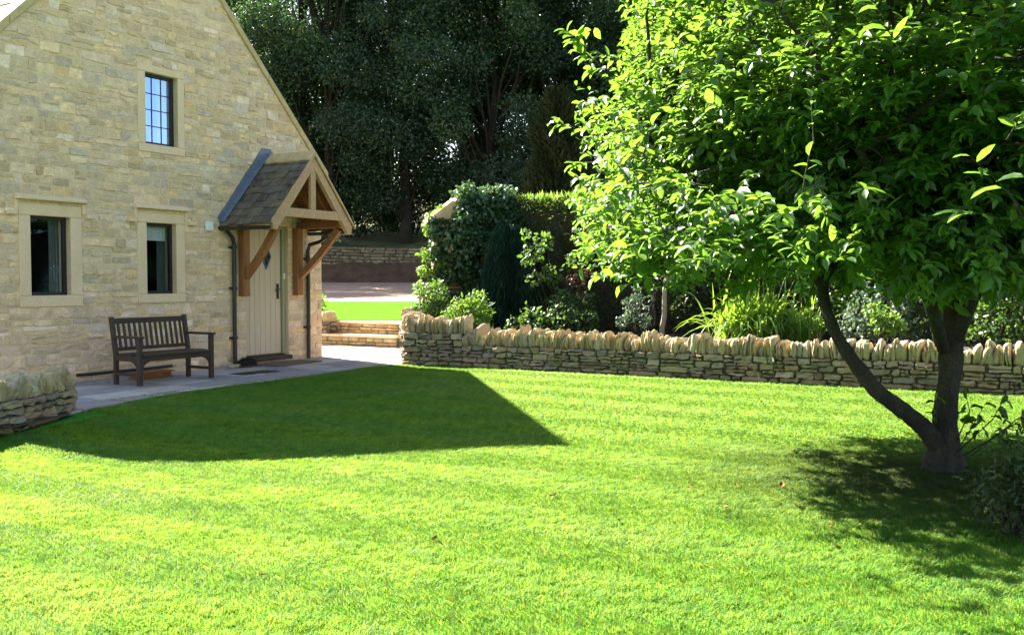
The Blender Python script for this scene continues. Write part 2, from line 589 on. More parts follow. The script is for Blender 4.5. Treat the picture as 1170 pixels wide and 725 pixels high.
def intervals(lo, hi, v0, v1, holes):
    iv = [(lo, hi)]
    for (a, b, c, d) in holes:
        if v1 > c + 1e-6 and v0 < d - 1e-6:
            nx = []
            for p, q in iv:
                if b <= p or a >= q:
                    nx.append((p, q))
                else:
                    if a - p > 0.03:
                        nx.append((p, a))
                    if q - b > 0.03:
                        nx.append((b, q))
            iv = nx
    return iv


def courses(v0, v1, hmin, hmax, marks=()):
    """course heights between v0 and v1 that also stop at the marks"""
    out, stops = [], sorted([m for m in marks if v0 + .02 < m < v1 - .02] + [v1])
    v = v0
    for s in stops:
        while s - v > hmax * 1.05:
            h = R.uniform(hmin, hmax)
            if s - v - h < hmin:
                h = (s - v) / 2
            out.append((v, v + h))
            v += h
        if s - v > 1e-4:
            out.append((v, s))
        v = s
    return out


def lay(lohi, v0, v1, hr, lr, gap, pal, outr, holes=(), marks=(), split=0.3):
    st = []
    for (a, b) in courses(v0, v1, hr[0], hr[1], marks):
        la, ha = lohi(a)
        lb, hb = lohi(b)
        for (p, q) in intervals(min(la, lb), max(ha, hb), a, b, holes):
            u = p
            while u < q - 1e-4:
                w = R.uniform(*lr) * (1 + 0.6 * (R.random() < .2))
                if q - u - w < lr[0] * 0.8:
                    w = q - u
                parts = [(a, b)]
                if b - a > hr[0] * 1.5 and R.random() < split:
                    m = a + (b - a) * R.uniform(.4, .6)
                    parts = [(a, m), (m, b)]
                for (c, d) in parts:
                    def cl(uu, vv):
                        l, h = lohi(vv)
                        return min(max(uu, l), h)
                    g = gap / 2
                    j = lambda: R.normal(0, gap * 0.45)
                    cs = [(cl(u + g, c) + j(), c + g + j()), (cl(u + w - g, c) + j(), c + g + j()),
                          (cl(u + w - g, d) + j(), d - g + j()), (cl(u + g, d) + j(), d - g + j())]
                    if max(cs[1][0] - cs[0][0], cs[2][0] - cs[3][0]) > 0.03:
                        base = np.array(pal[R.integers(len(pal))]) * R.uniform(.85, 1.12)
                        st.append((cs, R.uniform(*outr), base))
                u += w
    return st


PAL_HOUSE = [(0.707, 0.495, 0.330), (0.689, 0.495, 0.341), (0.701, 0.495, 0.312), (0.694, 0.465, 0.267), (0.732, 0.514, 0.337), (0.652, 0.446, 0.264), (0.758, 0.524, 0.306), (0.677, 0.480, 0.302), (0.695, 0.505, 0.316), (0.582, 0.425, 0.287), (0.772, 0.545, 0.341), (0.671, 0.470, 0.277), (0.704, 0.495, 0.317), (0.833, 0.574, 0.334), (0.572, 0.406, 0.236), (0.730, 0.519, 0.302), (0.625, 0.456, 0.322), (0.813, 0.604, 0.437), (0.742, 0.490, 0.250), (0.636, 0.475, 0.348)]
PAL_DRY = [(0.293, 0.209, 0.136), (0.328, 0.230, 0.143), (0.266, 0.201, 0.143), (0.345, 0.237, 0.136), (0.241, 0.186, 0.143), (0.310, 0.209, 0.114), (0.380, 0.272, 0.185), (0.215, 0.165, 0.128)]


def rock_mesh(name, seed):
    """one upright cope slab, unit box about its foot centre, irregular and round-topped"""
    r = np.random.default_rng(seed)
    bm = bmesh.new()
    bmesh.ops.create_cube(bm, size=2)
    bmesh.ops.subdivide_edges(bm, edges=bm.edges, cuts=4, use_grid_fill=True)
    ph = r.uniform(0, 6, 9)
    kx = r.uniform(-.30, .30)
    r0a, r0b, r0c = r.random(), r.uniform(-1, 1), r.uniform(-.16, .16)
    top = r.uniform(.05, .42)
    for v in bm.verts:
        c = np.array(v.co)
        p = 8.0
        L = (abs(c) ** p).sum() ** (1 / p)
        s = c / L * (np.abs(c).max())
        z = s[2]
        if z > 0:
            s[0] *= 1 - top * z ** 2.2 * .6
            s[1] *= 1 - top * .8 * z ** 2.2
            s[2] -= (.10 + .22 * r0a) * abs(c[0] * .6 + c[1] * .5 * r0b) * z
            s[2] += r0c * c[1] * z
        s[0] += kx * (z + 1) * .3
        s = s + 0.10 * np.sin(np.array([3.1, 2.3, 2.7]) * s[[1, 2, 0]] + ph[:3]) + 0.07 * np.sin(np.array([4.7, 6.1, 5.3]) * s[[2, 0, 1]] + ph[6:]) + 0.05 * np.sin(5.3 * s[[2, 0, 1]] + ph[3:6])
        v.co = (s[0] / 2, s[1] / 2, (s[2] + 1) / 2)
    for v in bm.verts:
        v.co += Vector(r.normal(0, .015, 3))
    me = bpy.data.meshes.new(name)
    bm.to_mesh(me)
    bm.free()
    me.materials.append(M['cope'])
    return me


ROCKS = [rock_mesh('cope_stone', 100 + i) for i in range(14)]


def dry_wall(root, path, hts, thick=0.42, cope_h=(.21, .295), cope_pitch=(.05, .11), base_z=0.0, ends=(True, True), stuff_after=None, courses_h=(.05, .12)):
    """dry stone wall along path (local xy) with a course of upright cope stones; each segment has its own height.
    the outer face lies to the right of the walking direction"""
    body_V, body_F, body_C, nv = [], [], [], 0
    core = MB()
    extra = MB()
    ncope = 0
    segs = list(zip(path[:-1], path[1:], hts))
    for si, (p, q, h) in enumerate(segs):
        p, q = Vector((*p, 0)), Vector((*q, 0))
        d = (q - p)
        L = d.length
        d.normalize()
        nrm = Vector((d.y, -d.x, 0))
        faces = [(p, d, nrm, 0.0, L)]
        faces.append((p - nrm * thick, d, -nrm, 0.0, L))
        if si == 0 and ends[0]:
            faces.append((p - nrm * thick, nrm, -d, 0.0, thick))
        if si == len(segs) - 1 and ends[1]:
            faces.append((q - nrm * thick, nrm, d, 0.0, thick))
        for fi, (o, du, dn, u0, u1) in enumerate(faces):
            st = lay(lambda v: (u0, u1), base_z - 0.03, h, courses_h, (.09, .30), 0.013, PAL_DRY, (.008, .045), split=0.45)

            def mp(u, v, w, o=o, du=du, dn=dn):
                return np.array(o)[None] + u[:, None] * np.array(du)[None] + w[:, None] * np.array(dn)[None] + v[:, None] * np.array([0, 0, 1.0])[None]
            V, F, C = stone_grid(st, mp, gu=(-1, -.9, -.35, .3, .9, 1), gv=(-1, -.84, 0, .84, 1), jit=0.008, sink=0.03, rnd=0.09, rough=.45)
            body_V.append(V)
            body_F.append(F + nv)
            body_C.append(C)
            nv += len(V)
        a, b = p - nrm * 0.02, q - nrm * 0.02
        c, e = q - nrm * (thick - .02), p - nrm * (thick - .02)
        core.prism([(a.x, a.y), (b.x, b.y), (c.x, c.y), (e.x, e.y)], 'z', base_z - 0.05, h - .004)
        u = 0.02
        while u < L - 0.03:
            w = R.uniform(*cope_pitch)
            hh = R.uniform(*cope_h) * (1.15 if R.random() < .15 else 1) * (.78 if R.random() < .25 else 1)
            pos = p + d * (u + w / 2) - nrm * (thick / 2 + R.normal(0, .012))
            me = ROCKS[R.integers(len(ROCKS))]
            rot = Matrix.Rotation(math.atan2(d.y, d.x) + R.normal(0, .06), 4, 'Z') @ Matrix.Rotation(R.normal(0.02, .12), 4, 'Y')
            mt = Matrix.Translation(Vector((pos.x, pos.y, h - .012))) @ rot @ Matrix.Diagonal((w * 1.06, thick * R.uniform(.75, 1.0), hh, 1))
            if stuff_after is not None and (si, u) > stuff_after:
                extra.add([mt @ v.co for v in me.vertices], [tuple(f.vertices) for f in me.polygons])
            else:
                o = bpy.data.objects.new('cope_stone', me)
                COL.objects.link(o)
                o.parent = root
                o.matrix_local = mt
                ncope += 1
            u += w
    me = np_mesh('masonry', np.concatenate(body_V), np.concatenate(body_F), np.concatenate(body_C), False)
    link('masonry', me, M['drystone'], root)
    core.build('rubble_core', M['gap'], root)
    if extra.v:
        kind(extra.build('cope_stones', M['cope'], root, smooth=True), 'stuff')
    return ncope


def slate_field(parent, name, o, du, ds, U, S, course, wid, thick, pal, mat, jit=0.006):
    """overlapping stone slates on a slope: o eave corner, du along eave, ds up the slope"""
    o, du, ds = np.array(o, float), np.array(du, float), np.array(ds, float)
    nn = np.cross(du, ds)
    if nn[2] < 0:
        nn = -nn
    Vs, Fs, Cs = [], [], []
    n = 0
    s, row = 0.0, 0
    while s < S - 0.02:
        c = min(course * R.uniform(.92, 1.06), S - s + .01)
        u = -R.uniform(0, wid[0]) if row else 0.0
        while u < U:
            w = R.uniform(*wid)
            a, b = max(u, 0) + .004, min(u + w, U) - .004
            if b - a > .03:
                s0 = s - .02 + R.normal(0, jit)
                s1 = min(s + c * 1.7, S)
                t = thick * R.uniform(.8, 1.25)
                base = o + du * a + ds * s0
                p = []
                for uu, ss, hh in ((a, s0, t * .35), (b, s0, t * .35 + R.normal(0, .003)), (b, s1, 0.0), (a, s1, 0.0),
                                   (a, s0, t * 1.5), (b, s0, t * 1.5), (b, s1, t * .6), (a, s1, t * .6)):
                    p.append(o + du * uu + ds * (ss + R.normal(0, .003)) + nn * hh)
                Vs += p
                Fs += [(n + 4, n + 5, n + 6, n + 7), (n, n + 1, n + 5, n + 4), (n, n + 4, n + 7, n + 3), (n + 1, n + 2, n + 6, n + 5), (n, n + 3, n + 2, n + 1), (n + 3, n + 7, n + 6, n + 2)]
                cc = np.array(pal[R.integers(len(pal))]) * R.uniform(.75, 1.2)
                Cs += [cc] * 8
                n += 8
            u += w
        s += c
        row += 1
    return link(name, np_mesh(name, np.array(Vs), np.array(Fs), np.array(Cs)), mat, parent)


# ------------------------------------------------------------------ foliage helpers
def unit(v):
    return v / np.maximum(np.linalg.norm(v, axis=-1, keepdims=True), 1e-9)


def leaves(name, P, D, N, L, W, col, shape='broad', curl=0.15):
    """P base, D along the leaf, N its up side, L length, W width (arrays)"""
    n = len(P)
    D = unit(D)
    S = unit(np.cross(D, N))
    N = np.cross(S, D)
    if shape == 'broad':
        t = np.array([0, .22, .55, .85, 1.0, .22, .55, .85, .5])
        w = np.array([0, .36, .5, .25, 0, -.36, -.5, -.25, 0])
        z = np.array([0, .10, .09, .0, -.16, .10, .09, .0, .0])
        F = np.array([(0, 1, 8), (1, 2, 8), (2, 3, 8), (3, 4, 8), (4, 7, 8), (7, 6, 8), (6, 5, 8), (5, 0, 8)])
    elif shape == 'fold':
        t = np.array([0, .45, 1.0, .45])
        w = np.array([0, .5, 0, -.5])
        z = np.array([0, .12, -.05, .12])
        F = np.array([(0, 1, 2), (0, 2, 3)])
    else:
        t = np.array([0, .35, .75, 1.0, .35, .75])
        w = np.array([0, .5, .32, 0, -.5, -.32])
        z = np.array([0, .08, .02, -.12, .08, .02])
        F = np.array([(0, 1, 4), (1, 2, 4), (2, 5, 4), (2, 3, 5)])
    m = len(t)
    cz = curl * R.uniform(.3, 1.8, (n, 1)) / .15
    V = (P[:, None] + D[:, None] * (t[None, :, None] * L[:, None, None]) + S[:, None] * (w[None, :, None] * W[:, None, None])
         + N[:, None] * (z[None, :, None] * (L[:, None, None] * cz[:, :, None])))
    FF = (F[None] + (np.arange(n) * m)[:, None, None]).reshape(-1, 3)
    C = np.repeat(np.stack([col, col, col], 1), m, axis=0)
    return np_mesh(name, V.reshape(-1, 3), FF, C, shape == 'broad')


def rand_dir(n, r=R):
    return unit(r.normal(size=(n, 3)))


def blob_leaves(name, centers, radii, per, L, flat=0.8, shape='fold', outward=0.5, up=0.35, wr=0.6, shell=0.55, colr=(0.2, .8), spread=1.0, zmin=None):
    """clumps of leaves: most near the skin of each clump"""
    Ps, Ds, Ns, Ls, Cs = [], [], [], [], []
    for c, rad in zip(centers, radii):
        k = max(4, int(per * (rad / np.mean(radii)) ** 2))
        d = rand_dir(k)
        rr = rad * (shell + (1 - shell) * R.random(k) ** .6) * R.normal(1, .14, k) * spread
        p = np.array(c) + d * rr[:, None] * np.array([1, 1, flat])
        dd = unit(d * outward + rand_dir(k) * .8 + np.array([0, 0, -.15]))
        nn = unit(np.array([0, 0, up]) + d * .5 + rand_dir(k) * .7)
        Ps.append(p)
        Ds.append(dd)
        Ns.append(nn)
        Ls.append(L * R.uniform(.65, 1.3, k))
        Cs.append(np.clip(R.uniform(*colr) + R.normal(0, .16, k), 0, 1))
    P, D, N, LL, C = map(np.concatenate, (Ps, Ds, Ns, Ls, Cs))
    if zmin is not None:
        k = P[:, 2] > zmin
        P, D, N, LL, C = P[k], D[k], N[k], LL[k], C[k]
    return leaves(name, P, D, N, LL, LL * wr, C, shape)


def wander(p, q, n, amp):
    p, q = np.array(p, float), np.array(q, float)
    off = np.cumsum(R.normal(0, amp, (n, 3)), 0)
    t = np.linspace(0, 1, n)[:, None]
    off = off - off[-1] * t
    return p + (q - p) * t + off * (np.sin(t * PI) ** .5)


# ------------------------------------------------------------------ ground, lawn, paving, drive
def upper_edge(y):
    """house-frame x of the foot of the raised ground, by house-frame y"""
    return np.interp(y, [-60, -13, -3.2, -2.2, 0.2, 60], [0.0, 0.0, -0.06, -0.2, 2.85, 2.85])


def upper_z(X, Y):
    return np.interp(Y, [13, 18, 20, 30, 45.2, 46.5, 46.9, 48.0, 90, 220], [.40, .42, .52, .60, 1.28, 2.25, 2.3, 3.15, 9.0, 24.0])


def sheet(name, mat, fx, us, vs, k='structure'):
    U, Vv = np.meshgrid(us, vs)
    V = fx(U.ravel(), Vv.ravel())
    nu, nv = len(us), len(vs)
    i = (np.arange(nv - 1)[:, None] * nu + np.arange(nu - 1)[None]).ravel()
    F = np.stack([i, i + 1, i + 1 + nu, i + nu], 1)
    return kind(link(name, np_mesh(name, V, F, smooth=True), mat), k)


def Hn(x, y, z):
    x, y, z = np.broadcast_arrays(np.asarray(x, float), np.asarray(y, float), np.asarray(z, float))
    return np.stack([PV.x + DV.x * x - NV.x * y, PV.y + DV.y * x - NV.y * y, z], 1)


sheet('ground', M['field'], lambda u, v: np.stack([u, v, np.full_like(u, -.25)], 1), np.linspace(-600, 600, 9), np.linspace(-600, 900, 9))


def f_upper(s, y):
    x = upper_edge(y) + s
    p = Hn(x, y, 0)
    p[:, 2] = upper_z(p[:, 0], p[:, 1])
    return p


sheet('flower_bed', M['soil'], f_upper, np.array([0, .25, .5, 1, 2, 3, 4, 5.0, 6]), np.linspace(-30, -2.0, 60))


def f_wood(X, Y):
    z = upper_z(X, Y) - .008
    hx, hy = toHn(X, Y)
    return np.stack([X, Y, np.where(hx < upper_edge(hy) - .02, -.07, z)], 1)


def toHn(X, Y):
    qx, qy = X - PV.x, Y - PV.y
    return qx * DV.x + qy * DV.y, -(qx * NV.x + qy * NV.y)


def f_hill(s, y):
    p = f_upper(s, y)
    p[:, 2] = upper_z(p[:, 0], p[:, 1] - 1.1 * (p[:, 1] > 32)) - .012
    return p


sheet('hillside', M['wood_floor'], f_hill, np.concatenate([[0, .2, .5], np.arange(1, 70, 1.0), np.arange(70, 300, 12)]), np.concatenate([np.arange(-160, -34, 8), np.arange(-34, 60, 1.0), np.arange(60, 220, 10)]))
sheet('upper_lawn', M['turf_far'], lambda X, Y: np.stack([X, Y, upper_z(X, Y) + .006], 1), np.linspace(-9, -1.0, 12), np.linspace(20.9, 32.5, 30))
sheet('earth_bank', M['bank'], lambda X, Y: np.stack([X, Y, upper_z(X, Y) + .012 + .07 * np.sin(X * 2.3) * np.sin(Y * 3) * (Y > 45.3)], 1), np.linspace(-26, 16, 120), np.linspace(45.18, 46.6, 10))
sheet('gravel_drive', M['gravel'], lambda X, Y: np.stack([X, Y, upper_z(X, Y) + .012 + .05 * np.sin(X * .7) * 0], 1), np.linspace(-26, 16, 60), np.linspace(32.0, 45.2, 40))


def sm(t):
    t = np.clip(t, 0, 1)
    return t * t * (3 - 2 * t)


def lawn_z(X, Y):
    """the lawn falls away a little towards the left front"""
    return -.13 * sm((10.4 - np.asarray(Y)) / 2.6) * sm((.6 - np.asarray(X)) / 3.4)


def lawn_edge(x):
    return np.interp(x, [-30, -7.6, -6.85, -5.2, -1.3, -.4], [-3.0, -2.95, -2.60, -2.16, -2.07, -2.16])


def f_lawn(x, t):
    y = lawn_edge(x) + .05 - t
    p = Hn(x, y, .0)
    p[:, 2] = lawn_z(p[:, 0], p[:, 1])
    return p


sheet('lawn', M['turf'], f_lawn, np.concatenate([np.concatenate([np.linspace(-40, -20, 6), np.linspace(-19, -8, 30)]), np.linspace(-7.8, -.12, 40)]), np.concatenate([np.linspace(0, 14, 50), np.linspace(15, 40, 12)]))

sheet('side_bed', M['soil'], lambda x, t: Hn(x, (-2.66 + (x + 6.82) * .396) * (1 - t), .02 + .05 * np.sin(x * 5) * np.sin(t * 9) * .3), np.linspace(-14, -7.0, 24), np.linspace(0, 1, 12))
# paving slabs: one terrace of separate flags with joints
PAL_PAVE = [(.33, .29, .26), (.38, .33, .29), (.30, .28, .27), (.36, .30, .25), (.40, .36, .31), (.27, .26, .27), (.35, .29, .27)]


def pave(name, rects, clip=None):
    st = []
    for (x0, x1, y0, y1) in rects:
        st.append(([(x0, y0), (x1, y0), (x1, y1), (x0, y1)], R.uniform(.019, .025), np.array(PAL_PAVE[R.integers(len(PAL_PAVE))]) * R.uniform(.75, 1.25)))
    if clip:
        st = [([(u, max(v, float(clip(u)))) for u, v in s[0]], s[1], s[2]) for s in st]
        st = [s for s in st if s[0][3][1] - s[0][0][1] > .06]

    def mp(u, v, w):
        return Hn(u, v, w)
    V, F, C = stone_grid(st, mp, gu=(-1, -.97, 0, .97, 1), gv=(-1, -.97, 0, .97, 1), jit=0.002, sink=0.0, rnd=0.01, rough=0.03)
    return kind(link(name, np_mesh(name, V, F, C, False), M['paving']), 'structure')


def flag_rects(x0, x1, rows):
    out = []
    for (a, b) in rows:
        u = x0 + R.uniform(-.3, 0)
        while u < x1:
            w = R.uniform(.42, .95)
            out.append((max(u, x0) + .011, min(u + w, x1) - .011, a + .011, b - .011))
            u += w
    return [r for r in out if r[1] - r[0] > .08]


sheet('terrace_bed', M['joint'], lambda x, t: Hn(x, lawn_edge(x) * (1 - t) + .0 * t, .008), np.linspace(-7.2, -.1, 30), np.linspace(0, 1, 4))
pave('terrace', flag_rects(-7.2, 0.0, [(-2.75, -2.02), (-2.02, -1.45), (-1.45, -.95), (-.95, -.5), (-.5, -.004)]), clip=lawn_edge)
sheet('court_bed', M['joint'], lambda x, y: Hn(x, y, .006), np.linspace(-.1, 2.7, 4), np.linspace(-2.3, 9, 6))
pave('court_paving', flag_rects(0.0, 2.62, [(-2.3 + i * .56, -1.74 + i * .56) for i in range(16)]))

# ------------------------------------------------------------------ the cottage
APEX_X, APEX_Z, PIT = -3.55, 6.98, 1.015
XL, XR = -6.25, 0.0
house = thing('stone_cottage', 'honey coloured rubble stone cottage gable with three dark windows and an oak porch', 'house', PV, HROT)


def gz(x):
    return APEX_Z - PIT * abs(x - APEX_X)


def g_lohi(v):
    k = (APEX_Z - v) / PIT
    return max(XL, APEX_X - k), min(XR, APEX_X + k)


OPEN = {  # opening x0 x1 z0 z1, outer surround x0 x1 z0 z1
    'lower_near': ((-5.63, -5.05, 1.20, 2.24), (-5.79, -4.88, 1.05, 2.39)),
    'lower_far': ((-3.81, -3.27, 1.20, 2.24), (-3.97, -3.11, 1.07, 2.39)),
    'upper': ((-3.80, -3.21, 3.39, 4.42), (-3.93, -3.09, 3.27, 4.53)),
}
DOOR = (-1.86, -.86, 0.0, 2.32)
holes_open = [o[0] for o in OPEN.values()] + [DOOR]
holes_stone = [o[1] for o in OPEN.values()] + [DOOR]
# face stones
st = lay(g_lohi, 0.0, APEX_Z - .12, (.07, .165), (.10, .34), .014, PAL_HOUSE, (.003, .011), holes_stone,
         marks=sorted({h[2] for h in holes_stone} | {h[3] for h in holes_stone}), split=.30)


def mp_front(u, v, w):
    return np.stack([u, -w, v], 1)


V1, F1, C1 = stone_grid(st, mp_front, gu=(-1, -.93, -.4, .3, .93, 1), gv=(-1, -.86, 0, .86, 1), jit=.0075, sink=.002, rnd=.06, rough=.5)
# right hand return of the wall, round the corner
st2 = lay(lambda v: (0.0, 7.0), 0.0, 3.3, (.075, .165), (.13, .42), .016, PAL_HOUSE, (.006, .016))
V2, F2, C2 = stone_grid(st2, lambda u, v, w: np.stack([w, u, v], 1), jit=.004, sink=.006, rnd=.08, rough=.35)
st3 = lay(lambda v: (0.0, 9.0), 0.0, gz(XL) - .05, (.07, .165), (.10, .34), .016, PAL_HOUSE, (.004, .012))
V3, F3, C3 = stone_grid(st3, lambda u, v, w: np.stack([XL - w, u, v], 1), jit=.006, sink=.003, rnd=.06, rough=.4)
link('wall', np_mesh('wall', np.concatenate([V1, V2, V3]), np.concatenate([F1, F2 + len(V1), F3 + len(V1) + len(V2)]), np.concatenate([C1, C2, C3]), False), M['rubble'], house)
mo = MB()
zs = sorted({0.0, APEX_Z} | {h[2] for h in holes_open} | {h[3] for h in holes_open} | set(np.linspace(.3, 6.9, 23)))
for a, b in zip(zs[:-1], zs[1:]):
    la, ha = g_lohi(a)
    lb, hb = g_lohi(b)
    for p, q in intervals(min(la, lb), max(ha, hb), a, b, holes_open):
        pa, pb = (p if p > la + .001 or la > lb + 1e9 else la), p
        x0a, x0b = (la, lb) if abs(p - min(la, lb)) < 1e-6 else (p, p)
        x1a, x1b = (ha, hb) if abs(q - max(ha, hb)) < 1e-6 else (q, q)
        mo.add([(x0a, 0, a), (x1a, 0, a), (x1b, 0, b), (x0b, 0, b)], [(0, 1, 2, 3)])
for h in holes_open:      # reveals
    x0, x1, z0, z1 = h
    d = .30
    mo.add([(x0, 0, z0), (x0, d, z0), (x0, d, z1), (x0, 0, z1)], [(0, 1, 2, 3)])
    mo.add([(x1, 0, z0), (x1, d, z0), (x1, d, z1), (x1, 0, z1)], [(3, 2, 1, 0)])
    mo.add([(x0, 0, z0), (x1, 0, z0), (x1, d, z0), (x0, d, z0)], [(0, 1, 2, 3)])
    mo.add([(x0, 0, z1), (x1, 0, z1), (x1, d, z1), (x0, d, z1)], [(3, 2, 1, 0)])
mo.add([(0, 0, 0), (0, 9, 0), (0, 9, gz(0)), (0, 0, gz(0))], [(0, 1, 2, 3)])
mo.add([(XL, 0, 0), (XL, 9, 0), (XL, 9, gz(XL)), (XL, 0, gz(XL))], [(3, 2, 1, 0)])
mo.add([(XL, 9, 0), (XR, 9, 0), (XR, 9, gz(XR)), (APEX_X, 9, APEX_Z), (XL, 9, gz(XL))], [(0, 1, 2, 3, 4)])
mo.build('wall_core', M['mortar'], house)

# roof slopes of stone slates, coping on the verge
PAL_ROOF = [(.30, .25, .18), (.36, .28, .21), (.26, .23, .17), (.40, .31, .23), (.33, .29, .22)]
sl = math.hypot(1, PIT)
Lr = (0.22 - APEX_X) * sl
roof_r = slate_field(house, 'roof', (.22, .16, gz(.22) + .03), (0, 1, 0), (-1 / sl, 0, PIT / sl), 9.0, Lr, .2, (.2, .42), .02, PAL_ROOF, M['roof_slate'])
xl = XL - .22
Ll = (APEX_X - xl) * sl
slate_field(house, 'roof', (xl, .16, gz(xl) + .03), (0, 1, 0), (1 / sl, 0, PIT / sl), 9.0, Ll, .2, (.2, .42), .02, PAL_ROOF, M['roof_slate'])
rb = MB()
for sgn, xe in ((1, .2), (-1, XL - .2)):
    rb.add([(xe, .1, gz(xe) - .02), (xe, 9.1, gz(xe) - .02), (APEX_X, 9.1, APEX_Z - .02), (APEX_X, .1, APEX_Z - .02),
            (xe, .1, gz(xe) + .03), (xe, 9.1, gz(xe) + .03), (APEX_X, 9.1, APEX_Z + .03), (APEX_X, .1, APEX_Z + .03)],
           [(0, 1, 2, 3), (4, 5, 6, 7), (0, 1, 5, 4), (0, 3, 7, 4), (1, 2, 6, 5)])
rb.build('roof_deck', M['oak_dark'], house)
for sgn, xe in ((1, .16), (-1, XL - .2)):
    n = 5
    for i in range(n):
        xa = xe + (APEX_X - xe) * i / n
        xb = xe + (APEX_X - xe) * (i + 1) / n
        cb = MB()
        k = .006 if i < n - 1 else 0
        k *= (1 if xb > xa else -1)
        xb2 = xb - k
        za, zb = gz(xa), gz(xb2)
        cb.add([(xa, -.045, za), (xb2, -.045, zb), (xb2, .24, zb), (xa, .24, za),
                (xa, -.045, za + .13), (xb2, -.045, zb + .13), (xb2, .24, zb + .15), (xa, .24, za + .15)],
               [(0, 1, 2, 3), (4, 5, 6, 7), (0, 1, 5, 4), (1, 2, 6, 5), (2, 3, 7, 6), (3, 0, 4, 7)])
        cb.build('verge_coping', M['coping'], house, bevel=.012)

# windows: dressed stone surround, hood mould, dark frame, glazing
for nm, ((x0, x1, z0, z1), (X0, X1, Z0, Z1)) in OPEN.items():
    w = thing('window', '', '')
    del w['label'], w['category'], w['kind']
    w.parent = house
    w.location = ((x0 + x1) / 2, 0, z0)
    cx, zz = (x0 + x1) / 2, z0
    s = MB()
    fr = -.014
    s.box(X0 - cx, x0 - cx, fr, .16, z0 - zz, z1 - zz)
    s.box(x1 - cx, X1 - cx, fr, .16, z0 - zz, z1 - zz)
    s.box(X0 - cx, X1 - cx, fr, .16, z1 - zz + .003, Z1 - zz)
    s.box(X0 - cx, X1 - cx, fr - .004, .16, Z0 - zz, z0 - zz - .003)
    s.build('surround', M['ashlar'], w, bevel=.008)
    if nm != 'upper':
        hm = MB()
        a, b = X0 - .05 - cx, X1 + .05 - cx
        top = Z1 - zz + .05
        hm.prism([(-.085, top), (-.085, top + .035), (-.02, top + .075), (.02, top + .075), (.02, top - .005), (-.03, top - .005)], 'x', a, b)
        for e, sg in ((a, -1), (b, 1)):
            lo = top - .205
            e1 = e + sg * .12
            p, q = min(e, e1), max(e, e1)
            hm.box(p, q, -.075, .02, lo, lo + .05)
            hm.box(min(e - sg * .045, e) , max(e - sg * .045, e), -.03, .02, lo + .052, top - .007)
        hm.build('hood_mould', M['ashlar'], w, bevel=.01)
    d = .085
    t = .042
    a, b, h = x0 - cx, x1 - cx, z1 - z0
    fm = MB()
    fm.box(a, a + t, d, d + .06, 0, h)
    fm.box(b - t, b, d, d + .06, 0, h)
    fm.box(a + t, b - t, d, d + .06, h - t, h)
    fm.box(a + t, b - t, d, d + .06, 0, t)
    fm.build('frame', M['dark_frame'], w, bevel=.004)
    pn = MB()
    pn.add([(a + t, d + .03, t), (b - t, d + .03, t), (b - t, d + .03, h - t), (a + t, d + .03, h - t)], [(0, 1, 2, 3)])
    pn.build('pane', M['glass'], w)
    gb = MB()
    if nm == 'upper':
        for i in (1, 2):
            x = a + t + (b - a - 2 * t) * i / 3
            gb.box(x - .006, x + .006, d + .022, d + .038, t, h - t)
        for i in (1, 2, 3):
            z = t + (h - 2 * t) * i / 4
            gb.box(a + t, b - t, d + .0215, d + .0375, z - .006, z + .006)
        gb.build('glazing_bar', M['dark_frame'], w)
    if nm == 'lower_far':
        bl = MB()
        n = 14
        for i in range(n):
            xa, xb = a + t + (b - a - 2 * t) * i / n, a + t + (b - a - 2 * t) * (i + 1) / n
            bl.add([(xa, d + .10 + .012 * (i % 2), h - .25), (xb, d + .10 + .012 * ((i + 1) % 2), h - .25), (xb, d + .10 + .012 * ((i + 1) % 2), h - t), (xa, d + .10 + .012 * (i % 2), h - t)], [(0, 1, 2, 3)])
        bl.build('blind', M['blind'], w)
    cu = MB()
    n = 16
    for side in (((b - .17, b + .02),) if nm == 'upper' else ((a - .02, a + .17), (b - .15, b + .02))):
        for i in range(n):
            xa = side[0] + (side[1] - side[0]) * i / n
            xb = side[0] + (side[1] - side[0]) * (i + 1) / n
            ya, yb = d + .17 + .02 * math.sin(i * 1.6), d + .17 + .02 * math.sin((i + 1) * 1.6)
            cu.add([(xa, ya, -.05), (xb, yb, -.05), (xb, yb, h), (xa, ya, h)], [(0, 1, 2, 3)])
    cu.build('curtain', M['blind'] if nm == 'upper' else M['curtain'], w)
    rm = MB()
    rm.box(a - .5, b + .5, d + .10, d + 2.2, -.5, h + .3)
    o = rm.build('room', M['room'], w)
    bm = bmesh.new()
    bm.from_mesh(o.data)
    bmesh.ops.delete(bm, geom=[f for f in bm.faces if abs(f.normal.y) > .9 and f.calc_center_median().y < d + .2], context='FACES')
    bm.to_mesh(o.data)
    bm.free()

# front door
dx0, dx1, dz0, dz1 = DOOR
door = thing('door', '', '')
del door['label'], door['category'], door['kind']
door.parent = house
door.location = ((dx0 + dx1) / 2, 0, 0)
door['label'] = 'pale sage boarded door with a leaded diamond light'
hw = (dx1 - dx0) / 2
dm = MB()
dm.box(-hw, -hw + .055, .06, .16, .10, dz1)
dm.box(hw - .075, hw, .06, .16, .10, dz1)
dm.box(-hw + .055, hw - .075, .06, .16, dz1 - .06, dz1)
dm.build('door_frame', M['door_frame'], door, bevel=.006)
pm = MB()
n = 7
pw = (2 * hw - .055 - .075 - .01) / n
for i in range(n):
    x = -hw + .058 + i * pw
    pm.box(x + .002, x + pw - .003, .10, .145, .15, dz1 - .065)
pm.build('door_boards', M['door_paint'], door, bevel=.006)
db = MB()
db.box(-hw + .06, hw - .08, .12, .15, .15, dz1 - .07)
db.build('door_backing', M['door_paint'], door)
dg = MB()
cx, cz, a, b = .07, 1.80, .105, .21
